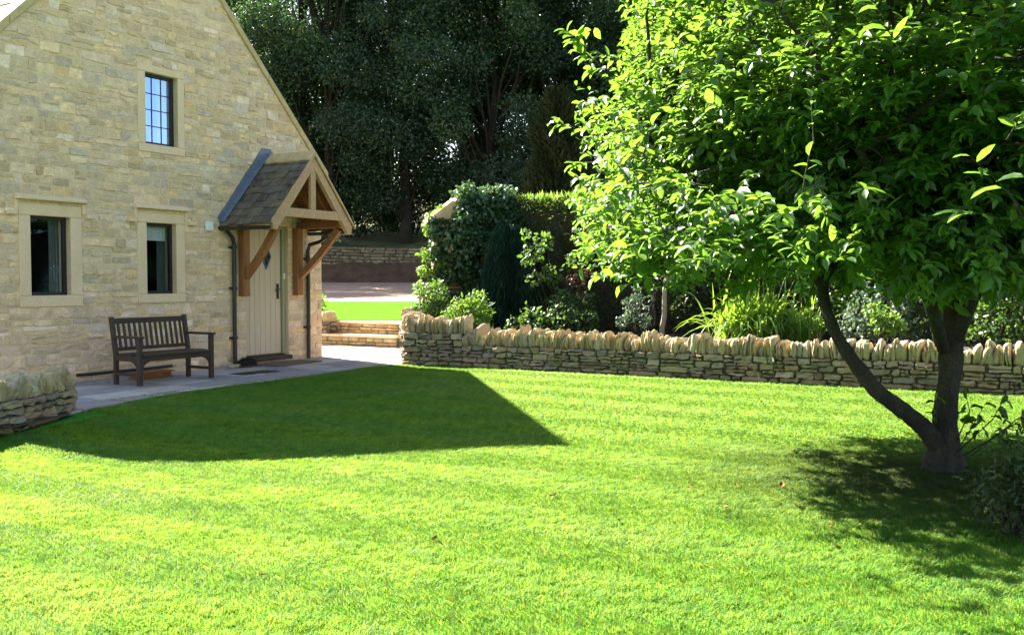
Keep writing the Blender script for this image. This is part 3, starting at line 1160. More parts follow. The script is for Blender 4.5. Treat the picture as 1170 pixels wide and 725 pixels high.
dg.prism([(cx - a, cz), (cx, cz - b), (cx + a, cz), (cx, cz + b)], 'y', .094, .104)
dg.build('diamond_light', M['dark_frame'], door)
dl = MB()
for p, q in (((cx - a, cz), (cx, cz - b)), ((cx, cz - b), (cx + a, cz)), ((cx + a, cz), (cx, cz + b)), ((cx, cz + b), (cx - a, cz))):
    dl.bar((p[0], .093, p[1]), (q[0], .093, q[1]), .02, .02)
dl.bar((cx - a / 2, .0945, cz - b / 2), (cx + a / 2, .0945, cz + b / 2), .008, .006)
dl.bar((cx + a / 2, .0935, cz - b / 2), (cx - a / 2, .0935, cz + b / 2), .008, .006)
dl.build('lead_came', M['lead'], door)
hd = MB()
hd.box(.315, .365, .085, .1, 1.08, 1.34)
hd.tube([(.34, .09, 1.24), (.34, .045, 1.24), (.26, .04, 1.235), (.235, .045, 1.225)], .012, 8)
hd.build('handle', M['iron'], door, bevel=.004)
bx = MB()
bx.box(hw - .06, hw - .02, .045, .062, 1.42, 1.52)
bx.build('doorbell', M['white'], door, bevel=.004)
th = MB()
th.box(-hw - .06, hw - .02, -.11, .12, .055, .125)
th.box(-hw + .02, hw - .09, .0, .13, .127, .148)
th.build('threshold', M['bench_wood'], door, bevel=.008)
ds = MB()
ds.box(-hw, hw, -.02, .3, -.02, .052)
ds.build('door_step', M['ashlar'], door, bevel=.008)
bk = MB()
bk.box(-hw, hw, .165, .18, .0, dz1)
bk.build('dark_lining', M['dark_frame'], door)

# porch on its brackets
porch = thing('porch', '', '')
del porch['label'], porch['category'], porch['kind']
porch.parent = house
porch.location = (-1.38, 0, 0)
PD, PW, PZ, PE = 1.02, .93, 3.42, 2.36
ps = (PZ - PE) / PW
for sx in (-1, 1):
    xo = .57 if sx < 0 else .69
    b_ = MB()
    b_.box(sx * xo - .07, sx * xo + .07, -.13, -.008, 1.14, 2.30)
    b_.build('post', M['oak_dark'], porch, bevel=.008)
    b_ = MB()
    pts = []
    for i in range(9):
        t = i / 8
        y = -.11 - (PD - .24) * t
        z = 1.46 + .80 * t + .045 * math.sin(PI * t) * -1
        pts.append((sx * (xo + .10 * t), y, z))
    for p, q in zip(pts[:-1], pts[1:]):
        b_.bar(p, Vector(q) + (Vector(q) - Vector(p)) * .04, .09, .115)
    b_.build('brace', M['oak_dark'], porch, bevel=.006)
    b_ = MB()
    b_.box(sx * .78 - .055, sx * .78 + .055, -PD + .05, .0 - .008, 2.285, 2.40)
    b_.build('wall_plate', M['oak_dark'], porch, bevel=.006)
    for j in range(3):
        y = -.12 - j * .32
        r_ = MB()
        r_.bar((sx * (PW - .02), y, PE - .06), (sx * .02, y, PZ - .1), .05, .08)
        r_.build('rafter', M['oak_dark'], porch)
    k = MB()
    ln = math.hypot(PW, PZ - PE)
    ux, uz = PW / ln * sx, -(PZ - PE) / ln
    p0 = (0, PZ - .02)
    p1 = (sx * (PW + .03), PE - .055)
    nx, nz = -uz * sx * -1, PW / ln
    w_ = .118
    poly = [(p0[0], p0[1]), (p1[0], p1[1]), (p1[0] - sx * .03, p1[1] - .12), (p1[0] - sx * .11, p1[1] - .12), (sx * .0, p0[1] - w_ * 1.58)]
    k.prism(poly, 'y', -PD - .04, -PD + .04)
    k.build('principal_rafter', M['oak_pale'], porch, bevel=.006)
    v = MB()
    v.prism([(0 + sx * .002, PZ + .035), (sx * (PW + .075), PE - .05), (sx * (PW + .075), PE - .085), (0 + sx * .002, PZ - .012)], 'y', -PD - .075, -PD - .043)
    v.build('verge_board', M['oak_pale'] if sx < 0 else M['coping'], porch, bevel=.003)  # right board takes the yellower stone colour to paint its sunlit edge
tb = MB()
zt = 2.40
tb.box(-(PW - .14), PW - .14, -PD - .03, -PD + .035, zt, zt + .14)
tb.build('tie_beam', M['oak_pale'], porch, bevel=.006)
kp = MB()
kp.box(-.06, .06, -PD - .025, -PD + .03, zt + .142, PZ - .2)
kp.build('king_post', M['oak_pale'], porch, bevel=.005)
PAL_PORCH = [(0.096, 0.072, 0.053), (0.120, 0.090, 0.062), (0.078, 0.063, 0.050), (0.138, 0.108, 0.074), (0.108, 0.090, 0.074)]
lnp = math.hypot(PW + .08, (PW + .08) * ps)
for sx in (-1, 1):
    xo = sx * (PW + .08)
    zo = PZ - ps * (PW + .08) + .0
    slate_field(porch, 'slates', (xo, -PD - .06 if True else 0, zo), (0, 1, 0), (-sx * (PW + .08) / lnp, 0, (PW + .08) * ps / lnp), PD + .05, lnp, .17, (.14, .30), .022, PAL_PORCH, M['roof_slate'], .012)
bd = MB()
for sx in (-1, 1):
    bd.add([(sx * (PW + .06), -PD - .05, PE - .075), (sx * (PW + .06), -.01, PE - .075), (0, -.01, PZ - .015), (0, -PD - .05, PZ - .015)], [(0, 1, 2, 3)])
bd.build('soffit_boards', M['oak_dark'], porch)
rg = MB()
for i in range(3):
    y0 = -PD - .065 + i * .365
    rg.prism([(-.13, PZ - .075), (-.10, PZ - .04), (0, PZ + .075), (.10, PZ - .04), (.13, PZ - .075), (.12, PZ - .105), (0, PZ + .03), (-.12, PZ - .105)], 'y', y0, y0 + .36)
rg.build('ridge_tile', M['coping'], porch, bevel=.006)
fl = MB()
for sx in (-1, 1):
    q = [(sx * (PW + .10), PE - .09), (0, PZ + .02), (0, PZ + .17), (sx * .09, PZ + .17), (sx * (PW + .14), PE + .04)]
    fl.prism([(x, z) for x, z in q], 'y', -.03, -.012)
    o0 = Vector((sx * (PW + .10), 0, PE - .03))
    o1 = Vector((0, 0, PZ + .085))
    fl.add([o0 + Vector((0, -.02, 0)), o0 + Vector((0, -.12, -.009)), o1 + Vector((0, -.12, -.009)), o1 + Vector((0, -.02, 0)),
            o0 + Vector((0, -.02, .012)), o0 + Vector((0, -.12, .003)), o1 + Vector((0, -.12, .003)), o1 + Vector((0, -.02, .012))],
           [(0, 1, 2, 3), (4, 5, 6, 7), (0, 1, 5, 4), (1, 2, 6, 5), (2, 3, 7, 6), (3, 0, 4, 7)])
fl.build('lead_flashing', M['lead'], porch)
for sx in (-1, 1):
    gu = MB()
    cxg, czg, r_ = sx * (PW + .10), PE - .12, .058
    arc = [(cxg + r_ * math.cos(PI + PI * i / 8), czg + r_ * math.sin(PI + PI * i / 8)) for i in range(9)]
    arc += [(cxg + (r_ - .008) * math.cos(2 * PI - PI * i / 8), czg + (r_ - .008) * math.sin(2 * PI - PI * i / 8)) for i in range(9)]
    gu.prism(arc, 'y', -PD - .02, -.03)
    gu.build('gutter', M['iron'], porch)
# downpipes
dp = MB()
dp.tube([(-2.37, -.10, 2.26), (-2.33, -.09, 2.18), (-2.20, -.07, 2.08), (-2.16, -.06, 1.98), (-2.16, -.06, .03)], .034, 12)
for z in (.45, 1.25, 1.9):
    dp.tube([(-2.16, -.06, z), (-2.16, -.06, z + .05)], .044, 12)
    dp.box(-2.235, -2.085, -.05, -.005, z + .01, z + .04)
dp.build('downpipe', M['iron'], house, smooth=False)
dp = MB()
dp.tube([(-.36, -.42, 2.22), (-.36, -.42, 2.14), (-.38, -.30, 2.07), (-.42, -.10, 2.02), (-.42, -.06, 1.92), (-.42, -.06, .02)], .034, 12)
for z in (.55, 1.75):
    dp.tube([(-.42, -.06, z), (-.42, -.06, z + .05)], .044, 12)
    dp.box(-.495, -.345, -.05, -.005, z + .01, z + .04)
dp.build('downpipe', M['iron'], house)
ab = MB()
ab.box(-2.715, -2.575, -.055, -.012, 2.17, 2.31)
ab.build('wall_box', M['white'], house, bevel=.01)
wp = MB()
wp.tube([(-5.02, -.05, .115), (-4.2, -.05, .115), (-3.42, -.05, .12)], .022, 10)
for x in (-4.9, -4.1, -3.5):
    wp.box(x - .02, x + .02, -.05, -.004, .10, .13)
wp.build('wall_pipe', M['iron'], house)

# ------------------------------------------------------------------ garden walls and steps
gw = thing('dry_stone_wall', 'long low dry stone wall with upright cope stones edging the sunlit lawn', 'stone wall', PV, HROT)
nc = dry_wall(gw, [(2.72, .20), (-.5, -2.2), (-.28, -3.2), (-.2, -13.2)], [.54, .54, .36], stuff_after=(2, 6.0))
print('copes', nc)
cw = thing('dry_stone_wall', 'short sunlit stone wall with upright cope stones left of the garden steps', 'stone wall', PV, HROT)
dry_wall(cw, [(2.5, 6.5), (2.5, 2.05)], [.50], cope_pitch=(.10, .16))
lw_ = thing('dry_stone_wall', 'low shaded dry stone wall with upright cope stones left of the bench', 'stone wall', PV, HROT)
dry_wall(lw_, [(-6.82, -2.52), (-9.6, -3.62)][::-1], [.245], thick=.36, base_z=-.12, cope_h=(.19, .26), cope_pitch=(.07, .125), courses_h=(.055, .09))
qb = MB()
qb.box(-6.60, -6.34, -1.62, -1.30, 0.02, .27)
o = qb.build('stone_block', M['ashlar'], None, bevel=.02, loc=PV, rotz=HROT)
tag(o, 'squat weathered stone block on the terrace behind the low wall end', 'block')

# steps: two stone risers with pale treads
stp = thing('garden_steps', 'two wide stone steps with pale treads climbing to the upper lawn', 'steps', H(2.48, 1.1), HROT)
PAL_STEP = [(.42, .32, .17), (.48, .37, .20), (.38, .29, .17), (.50, .40, .24)]
for i in range(2):
    x0 = i * .40
    z0, z1 = i * .26, i * .26 + .21
    st = lay(lambda v: (-.93, 1.05), z0 - .01, z1, (.06, .10), (.15, .4), .012, PAL_STEP, (.008, .02), split=0)
    V, F, C = stone_grid(st, lambda u, v, w: np.stack([x0 - w, u, v], 1), jit=.004, sink=.02)
    link('riser', np_mesh('riser', V, F, C, True), M['drystone'], stp)
    b = MB()
    b.box(x0 + .012, x0 + 1.0, -.93, 1.05, z0 - .05, z1 - .001)
    b.build('step_core', M['joint'], stp)
    y = -.93
    while y < 1.0:
        w = min(R.uniform(.55, .8), 1.05 - y)
        b = MB()
        b.box(x0 - .035, x0 + (.42 if i == 0 else 1.2), y + .004, y + w - .004, z1, z1 + .05)
        b.build('tread', M['step_tread'] if 'step_tread' in M else M['ashlar'], stp, bevel=.01)
        y += w

bw = thing('dry_stone_wall', 'old stone retaining wall in deep shade beyond the gravel drive', 'stone wall', (0, 0, 0), 0)
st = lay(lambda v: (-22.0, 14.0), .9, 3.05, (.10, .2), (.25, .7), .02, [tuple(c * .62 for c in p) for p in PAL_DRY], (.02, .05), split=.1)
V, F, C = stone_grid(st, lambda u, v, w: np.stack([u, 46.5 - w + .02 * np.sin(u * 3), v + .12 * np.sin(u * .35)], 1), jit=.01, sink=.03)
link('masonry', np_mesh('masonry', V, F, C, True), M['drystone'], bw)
b = MB()
b.box(-22, 14, 46.52, 47.0, .8, 3.0)
b.build('rubble_core', M['gap'], bw)

# ------------------------------------------------------------------ bench and small things by the wall
bn = thing('garden_bench', 'dark brown wooden garden bench with slatted back standing on the terrace', 'bench', H(-4.335, -.95, .022), HROT)
L2 = .635
bw_ = M['bench_wood']
for sx in (-1, 1):
    m = MB()
    x = sx * (L2 - .03)
    for (p, q) in (((x, .20, 0), (x, .20, .40)), ((x, .20, .395), (x, .285, .89))):
        m.bar(p, q, .058, .05, up=(0, 1, 0))
    m.build('leg', bw_, bn, bevel=.006)
    m = MB()
    m.box(x - .029, x + .029, -.29, -.232, 0, .615)
    m.build('leg', bw_, bn, bevel=.006)
    m = MB()
    m.box(x - .038, x + .038, -.325, .235, .616, .646)
    m.build('armrest', bw_, bn, bevel=.010)
    m = MB()
    m.box(x - .02, x + .02, -.231, .175, .125, .165)
    m.build('stretcher', bw_, bn, bevel=.004)
    m = MB()
    m.box(x - .021, x + .021, -.231, .175, .315, .385)
    m.build('side_rail', bw_, bn, bevel=.004)
    m = MB()
    xi = sx * (L2 - .06)
    m.prism([(xi, .312), (xi - sx * .13, .312), (xi - sx * .06, .285), (xi - sx * .02, .245), (xi, .18)], 'y', -.275, -.245)
    m.build('bracket', bw_, bn, bevel=.003)
    m = MB()
    m.prism([(-.231, .313), (-.10, .313), (-.17, .285), (-.21, .245), (-.231, .18)], 'x', x - .015, x + .015)
    m.build('bracket', bw_, bn, bevel=.003)
m = MB()
m.box(-L2 + .06, L2 - .06, -.285, -.255, .313, .385)
m.build('front_rail', bw_, bn, bevel=.004)
m = MB()
for i in range(6):
    y = -.32 + i * .09
    x = L2 - .002 if -.23 < y < .12 else L2 - .062
    m.box(-x, x, y, y + .072, .386, .408)
m.build('seat', bw_, bn, bevel=.005)


def bk_y(z):
    return .20 + (z - .40) * .085 / .49


m = MB()
m.bar((-L2 + .06, bk_y(.835), .835), (L2 - .06, bk_y(.835), .835), .035, .075, up=(0, 0, 1))
m.build('top_rail', bw_, bn, bevel=.008)
m = MB()
m.bar((-L2 + .06, bk_y(.465), .465), (L2 - .06, bk_y(.465), .465), .03, .05)
m.build('back_rail', bw_, bn, bevel=.005)
m = MB()
for i in range(13):
    x = -L2 + .12 + i * (2 * L2 - .24) / 12
    m.bar((x, bk_y(.49), .489), (x, bk_y(.80), .80), .038, .016, up=(0, 1, 0))
m.build('backrest', bw_, bn, bevel=.003)

m = MB()
m.box(-.30, .30, -.12, .12, .0, .022)
m.box(-.28, .28, -.10, .10, .0225, .075)
m.box(-.31, .31, -.13, .13, .0755, .098)
o = m.build('wooden_box', M['oak_dark'], None, bevel=.006, loc=H(-4.15, -.47, .024), rotz=HROT + .05)
tag(o, 'low reddish brown wooden box lying under the garden bench', 'box')
m = MB()
m.box(-.52, .52, -.24, .24, 0, .02)
o = m.build('doormat', M['rust_mat'], None, bevel=.006, loc=H(-1.42, -.55, .026), rotz=HROT)
tag(o, 'flat brown doormat on the paving before the front door', 'doormat')
lm = thing('boot_brush', 'dark bristly rounded lump at the foot of the left downpipe', 'boot brush', H(-2.17, -.32, .024), HROT)
m = MB()
m.box(-.22, .22, -.12, .12, 0, .025)
m.build('base_board', M['bench_wood'], lm, bevel=.006)
V, F = [], []
for k in range(900):
    d = unit(np.array([R.normal(), R.normal(), abs(R.normal()) + .05]))
    p = d * np.array([.17, .10, .10])
    q = p + d * R.uniform(.02, .05)
    s = unit(np.cross(d, R.normal(size=3))) * .006
    V += [p + s + [0, 0, .025], p - s + [0, 0, .025], q + [0, 0, .025]]
    F.append((3 * k, 3 * k + 1, 3 * k + 2))
link('bristles', np_mesh('bristles', np.array(V), np.array(F)), M['lump'], lm)
dmb = MB()
for j in range(5):
    for i in range(10):
        pass
dome = MB()
ring = []
for j in range(6):
    a = j / 5 * PI / 2
    ring.append((math.cos(a), math.sin(a)))
pts = [(.175 * c * math.cos(2 * PI * i / 16), .105 * c * math.sin(2 * PI * i / 16), .025 + .105 * s_) for (c, s_) in ring for i in range(16)]
dome.add(pts, [(j * 16 + i, j * 16 + (i + 1) % 16, (j + 1) * 16 + (i + 1) % 16, (j + 1) * 16 + i) for j in range(5) for i in range(16)])
dome.build('brush_body', M['lump'], lm, smooth=True)
pb = MB()
prs = np.random.default_rng(5)
V, F = [], []
for k in range(3):
    me = ROCKS[k]
    c = (-.34 + k * .06, -.03 + .07 * (k % 2), 0)
    pb.add([(c[0] + v.co.x * .10, c[1] + v.co.y * .09, v.co.z * .06) for v in me.vertices], [tuple(f.vertices) for f in me.polygons])
o = pb.build('pebble_heap', M['cope'], None, smooth=True, loc=H(-2.17, -.30, .022), rotz=HROT)
tag(o, 'few small grey stones beside the dark lump at the downpipe foot', 'pebbles')
gr = thing('drain_grate', 'flat dark drain cover let into the terrace paving below the door', 'drain cover', H(-2.85, -1.18, .024), HROT)
m = MB()
m.box(-.36, .36, -.16, .16, .0, .006)
m.build('cover', M['iron'], gr, bevel=.002)
m = MB()
for i in range(12):
    m.box(-.33 + i * .057, -.33 + i * .057 + .03, -.13, .13, .0065, .012)
m.build('bars', M['iron'], gr)

# ------------------------------------------------------------------ the spreading tree on the lawn
TB = Vector((3.15, 7.02, 0))
tree = thing('spreading_tree', 'broad leafy garden tree with forked leaning trunk shading the lawn at right', 'tree', TB, 0)


def dense(pts, rad, k=5):
    pts = [np.array(p) for p in pts]
    P, Q = [], []
    for i in range(len(pts) - 1):
        p0, p1, p2, p3 = pts[max(i - 1, 0)], pts[i], pts[i + 1], pts[min(i + 2, len(pts) - 1)]
        for j in range(k):
            t = j / k
            P.append(.5 * (2 * p1 + (p2 - p0) * t + (2 * p0 - 5 * p1 + 4 * p2 - p3) * t * t + (3 * p1 - p0 - 3 * p2 + p3) * t ** 3))
            Q.append((rad[i] * (1 - t) + rad[i + 1] * t) * R.normal(1, .035))
    return P + [pts[-1]], Q + [rad[-1]]


def tp(px, py, Y):
    return np.array(A(px, py, Y) - TB)


m = MB()
trunk_pts = [tp(1076, 548, 7.02), tp(1076, 532, 7.02), tp(1077, 510, 7.02), tp(1079, 480, 7.03), tp(1083, 445, 7.05), tp(1088, 410, 7.08), tp(1092, 375, 7.1), tp(1096, 335, 7.15), tp(1102, 290, 7.2), tp(1108, 230, 7.3)]
trunk_r = [.20, .145, .108, .086, .082, .082, .078, .07, .06, .05]
m.tube(*dense(trunk_pts, trunk_r), 22)
limb_l = [tp(1072, 512, 7.02), tp(1058, 492, 6.98), tp(1040, 476, 6.95), tp(1018, 459, 6.92), tp(1001, 446, 6.9), tp(984, 424, 6.9), tp(966, 398, 6.92), tp(952, 375, 6.95), tp(946, 350, 7.0), tp(944, 322, 7.05), tp(955, 300, 7.1), tp(966, 275, 7.1), tp(955, 230, 7.0)]
limb_lr = [.075, .068, .062, .057, .055, .051, .047, .044, .042, .04, .038, .035, .03]
m.tube(*dense(limb_l, limb_lr), 18)
limb_r = [tp(1090, 395, 7.08), tp(1108, 350, 7.0), tp(1128, 300, 6.9), tp(1150, 240, 6.7), tp(1180, 180, 6.5)]
m.tube(limb_r, [.055, .05, .045, .038, .03], 10)
limb_f = [tp(1079, 400, 7.05), tp(1062, 340, 6.8), tp(1040, 290, 6.5), tp(1010, 230, 6.2), tp(985, 170, 5.9)]
m.tube(limb_f, [.045, .042, .036, .03, .022], 10)
limb_b = [tp(1096, 335, 7.15), tp(1080, 270, 7.6), tp(1050, 200, 8.1), tp(1010, 120, 8.5)]
m.tube(limb_b, [.06, .05, .04, .03], 10)
limb_ll = [tp(945, 330, 7.05), tp(910, 290, 7.2), tp(860, 255, 7.3), tp(800, 215, 7.3), tp(740, 160, 7.2)]
m.tube(limb_ll, [.035, .033, .028, .022, .015], 8)
tv = np.array(m.v)
for fr_, am in ((7, .012), (16, .007), (34, .004)):
    ph_ = R.uniform(0, 6, 6)
    tv = tv + am * np.stack([np.sin(tv[:, 1] * fr_ + tv[:, 2] * fr_ * .35 + ph_[0]), np.sin(tv[:, 0] * fr_ + tv[:, 2] * fr_ * .3 + ph_[1]), 0 * tv[:, 0]], 1)
m.v = [tuple(p) for p in tv]
for k in range(0):        # root flare
    a_ = k * .9 + R.normal(0, .15)
    m.tube([(.10 * math.cos(a_), .10 * math.sin(a_), .20), (.16 * math.cos(a_), .16 * math.sin(a_), .07), (.26 * math.cos(a_), .26 * math.sin(a_), -.03)], [.035, .03, .012], 8)
m.build('trunk', M['bark'], tree, smooth=True)
nodes = np.concatenate([np.array(trunk_pts[6:]), np.array(limb_l[8:]), np.array(limb_r[1:]), np.array(limb_f[1:]), np.array(limb_b[1:]), np.array(limb_ll)])
CC = np.array([3.50, 7.75, 2.72]) - np.array(TB)
CRX, CRY, CRU, CRD = 2.62, 3.05, 3.1, 1.2


def crown_pts(n, lo, pw):
    out = []
    while len(out) < n:
        d = unit(R.normal(size=3))
        r = lo + (1 - lo) * R.random() ** pw
        p = d * r
        q = np.array([p[0] * CRX, p[1] * CRY, p[2] * (CRU if p[2] > 0 else CRD)]) + CC
        f = math.sin(q[0] * 2.3 + 1.3 * math.sin(q[1] * 1.9)) + math.sin(q[1] * 2.6 + q[2] * 1.7) + math.sin(q[2] * 3.1 + q[0] * 1.1)
        if f > R.normal(-1.25, .5):
            out.append(q)
    return np.array(out)


br = MB()
bpts = []
for tgt in crown_pts(110, .6, .6):
    dd = np.linalg.norm(nodes - tgt, axis=1) + np.maximum(0, nodes[:, 2] - tgt[2]) * .7
    s = nodes[np.argmin(dd + R.uniform(0, .5, len(dd)))]
    n = 9
    w = wander(s, tgt, n, .05)
    w[:, 2] += np.sin(np.linspace(0, PI, n)) * .12
    L = np.linalg.norm(tgt - s)
    r0 = .012 + .008 * L
    br.tube(w, list(np.linspace(r0, .005, n)), 6, cap=False)
    bpts.append(w[2:])
bpts = np.concatenate(bpts)
br.build('branches', M['bark'], tree, smooth=True)
# twigs, each with its alternate leaves
tw_p = np.concatenate([crown_pts(12000, .15, .7), crown_pts(6000, .82, .8)])
hang = []
for (px, py, Y, sp, k) in ((735, 292, 7.0, .25, 26), (690, 270, 7.1, .2, 18), (800, 285, 6.9, .25, 24), (870, 280, 6.6, .25, 22), (950, 290, 7.5, .3, 26), (1130, 300, 6.6, .3, 26), (665, 215, 7.2, .16, 16), (660, 120, 7.3, .15, 12), (668, 60, 7.3, .16, 12), (1030, 290, 7.9, .3, 26), (760, 300, 7.1, .15, 10)):
    hang.append(tp(px, py, Y) + R.normal(0, sp, (k, 3)) * np.array([1, 1, .45]))
for k in range(900):
    px = R.uniform(700, 1190)
    hang.append(tp(px, R.uniform(215, 306) - 12 * (px < 780), R.uniform(5.2, 9.6))[None] + R.normal(0, .08, (1, 3)))
for k in range(260):
    hang.append(tp(R.uniform(1020, 1190), R.uniform(278, 322), R.uniform(5.9, 7.3))[None])
for k in range(1200):      # the far left underside, whose shade lies left of the trunk
    yb = R.uniform(6.2, 10.0)
    hang.append((np.array([R.uniform(.55 + max(0, yb - 8.05) * .55, 2.9), yb, R.uniform(1.66, 2.6)]) - np.array(TB))[None])
tw_p = np.concatenate([tw_p] + hang)
near = np.array([bpts[np.argmin(np.linalg.norm(bpts - p, axis=1))] for p in tw_p])
d_out = unit((tw_p - CC) * np.array([1, 1, .7]))
tw_d = unit(d_out * .8 + unit(tw_p - near + 1e-3) * .5 + R.normal(0, .45, tw_p.shape) + np.array([0, 0, .22]))
tw_L = R.uniform(.16, .42, len(tw_p))
spr = [  # single shoots that stand out in front: foot, tip, leaf length
    (A(1165, 235, 4.75), A(1108, 178, 4.45), .125), (A(1150, 160, 4.5), A(1172, 130, 4.4), .12), (A(930, 165, 5.0), A(926, 104, 4.95), .085), (A(1010, 20, 5.1), A(990, -5, 5.0), .11),
    (A(665, 150, 7.1), A(633, 140, 7.05), .13), (A(670, 55, 7.2), A(645, 34, 7.15), .13), (A(1140, 250, 5.0), A(1090, 240, 4.8), .11), (A(1030, 60, 4.9), A(1010, 30, 4.8), .11), (A(830, 130, 5.4), A(812, 118, 5.3), .1)]
tub = MB()
LP, LD, LN, LL = [], [], [], []
for i in range(len(tw_p) + len(spr)):
    if i < len(tw_p):
        p, d, L, ll0 = tw_p[i] - tw_d[i] * tw_L[i] * .5, tw_d[i], tw_L[i], R.uniform(.062, .112) * (1 + .35 * (R.random() < .12))
        k = R.integers(6, 11)
    else:
        f, t, ll0 = spr[i - len(tw_p)]
        p = np.array(f - TB)
        d = np.array(t - f)
        L = np.linalg.norm(d)
        d = d / L
        k = 6
    if i < len(tw_p):
        tip_ = p + d * (L + .06) + np.array(TB)
        if tip_[0] < (.046 + abs(R.normal(0, .011))) * tip_[1]:
            continue
    if i % 2 == 0 or i >= len(tw_p):
        tub.tube([p, p + d * L * .5 + np.array([0, 0, .01]), p + d * L], [.0045, .0035, .002], 4, cap=False)
    a = unit(np.cross(d, R.normal(size=3)))
    b = np.cross(d, a)
    for j in range(k):
        t = (.25 + .75 * (j + 1) / k)
        ph = j * 2.4 + R.normal(0, .3)
        side = a * math.cos(ph) + b * math.sin(ph)
        side[2] *= .45
        ld = unit(d * .55 + side * .95 + np.array([0, 0, -.10]) + R.normal(0, .15, 3))
        ln_ = unit(np.array([0, 0, 1.0]) + d * .25 + R.normal(0, .33, 3))
        LP.append(p + d * L * t)
        LD.append(ld)
        LN.append(ln_)
        LL.append(ll0 * R.uniform(.65, 1.2) * (1 - .25 * (j == k - 1)))
tub.build('twigs', M['bark'], tree, smooth=True)
LP, LD, LN, LL = map(np.array, (LP, LD, LN, LL))
print('near leaves', len(LP))
cl = np.clip(.45 + R.normal(0, .2, len(LP)) + .5 * (R.random(len(LP)) < .02), 0, 1)
link('crown', leaves('crown', LP, LD, LN, LL, LL * R.uniform(.42, .54, len(LL)), cl, 'broad'), M['leaf_near'], tree)
# thin shoots at the foot of the trunk
sh = MB()
LP, LD, LL = [], [], []
for (a, b, c) in (((1090, 520), (1112, 485), (1125, 462)), ((1095, 515), (1135, 478), (1150, 450)), ((1098, 522), (1150, 490), (1180, 470)), ((1065, 500), (1066, 470), (1072, 440)), ((1110, 520), (1160, 480), (1200, 455)), ((1092, 505), (1108, 470), (1104, 452))):
    Y = R.uniform(6.75, 7.0)
    q = [tp(*a, Y), tp(*b, Y - .05), tp(*c, Y - .1)]
    sh.tube(q, [.006, .004, .002], 5)
    for t in np.linspace(.35, 1, 7):
        p = q[0] * (1 - t) ** 2 + 2 * q[1] * t * (1 - t) + q[2] * t * t
        LP.append(p)
        LD.append(unit(R.normal(size=3) * np.array([1, 1, .6])))
        LL.append(R.uniform(.06, .11))
sh.build('basal_shoots', M['bark'], tree, smooth=True)
LP, LD, LL = map(np.array, (LP, LD, LL))
link('shoot_leaves', leaves('shoot_leaves', LP, LD, unit(np.array([0, 0, 1.0]) + R.normal(0, .4, LP.shape)), LL, LL * .5, np.clip(R.normal(.4, .2, len(LP)), 0, 1), 'broad'), M['leaf_near'], tree)

# ------------------------------------------------------------------ shrubs and plants in the bed
def shrub(name, label, cat, loc, blobs, per, L, mat, stems=5, h=None, wr=.55, shape='mid', flat=.9, up=.35, stem_mat='bark', outward=.5, shell=.5, sr=.012, group=None, colr=(.2, .8), amp=.03):
    """a bush: stems from the foot into each clump, leaves round the clumps"""
    t = thing(name, label, cat, loc, 0, group)
    m = MB()
    for (c, r) in blobs[:40]:
        for k in range(stems):
            tgt = np.array(c) + R.normal(0, r * .45, 3)
            s = np.array([R.normal(0, .05) + c[0] * .25, R.normal(0, .05) + c[1] * .25, -.05])
            m.tube(wander(s, tgt, 6, amp), list(np.linspace(sr, sr * .25, 6)), 5, cap=False)
    m.build('stems', M[stem_mat], t, smooth=True)
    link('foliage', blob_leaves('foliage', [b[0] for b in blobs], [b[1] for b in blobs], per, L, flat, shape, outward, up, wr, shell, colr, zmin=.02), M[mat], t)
    return t


def ground_z(X, Y):
    return float(upper_z(X, Y))


def bl(px, py, Y, r, base):
    """a clump centre measured in the photograph at depth Y, relative to the plant's foot"""
    p = A(px, py, Y) - Vector(base)
    return (tuple(p), r)


def foot(px, Y):
    X = (px - IMW / 2) / FPX * Y
    return (X, Y, ground_z(X, Y) - .02)


# ivy-clad stone pier with a stone cap
pf = foot(532, 19.7)
pier = thing('ivy_covered_pier', 'tall stone garden pier almost hidden under dark ivy with pale sloping cap', 'ivy pier', pf, HROT * 0 + .25)
b = MB()
b.box(-.62, .62, -.35, .40, -.1, 2.15)
b.build('pier_core', M['gap'], pier)
Vs, Fs, Cs, n0 = [], [], [], 0
for (o_, du, dn, ln) in (((-.62, -.35), (1, 0), (0, -1), 1.24), ((-.62, .40), (0, -1), (-1, 0), .75), ((.62, -.35), (0, 1), (1, 0), .75)):
    st = lay(lambda v: (0, ln), 0, 2.15, (.08, .15), (.14, .36), .012, PAL_DRY, (.01, .03))
    V, F, C = stone_grid(st, lambda u, v, w: np.stack([o_[0] + du[0] * u + dn[0] * w, o_[1] + du[1] * u + dn[1] * w, v], 1), jit=.004, sink=.02)
    Vs.append(V)
    Fs.append(F + n0)
    Cs.append(C)
    n0 += len(V)
link('masonry', np_mesh('masonry', np.concatenate(Vs), np.concatenate(Fs), np.concatenate(Cs), True), M['drystone'], pier)
b = MB()
b.prism([(-.74, 2.12), (.66, 2.12), (.66, 2.30), (.10, 2.50), (-.22, 2.60), (-.74, 2.20)], 'y', -.43, .48)
b.build('cap_stone', M['coping'], pier, bevel=.02)
ivb = []
for k in range(165):
    u = R.random()
    if k < 16:
        p = (R.uniform(-.16, .7), R.uniform(-.48, -.2), R.uniform(2.3, 2.62))
    elif u < .55:
        p = (R.uniform(-.42, .95), -.42 - R.uniform(0, .16), R.uniform(.1, 2.45))
    elif u < .8:
        p = (R.uniform(-.15, .75), R.uniform(-.4, .4), 2.42 + R.uniform(-.1, .22))
    else:
        p = (.70, R.uniform(-.3, .4), R.uniform(.3, 2.4))
    ivb.append((p, R.uniform(.13, .26)))
for k in range(34):
    ivb.append(((-.66 + R.uniform(-.05, .16), R.uniform(-.42, -.3), R.uniform(.1, 2.1)), R.uniform(.08, .15)))
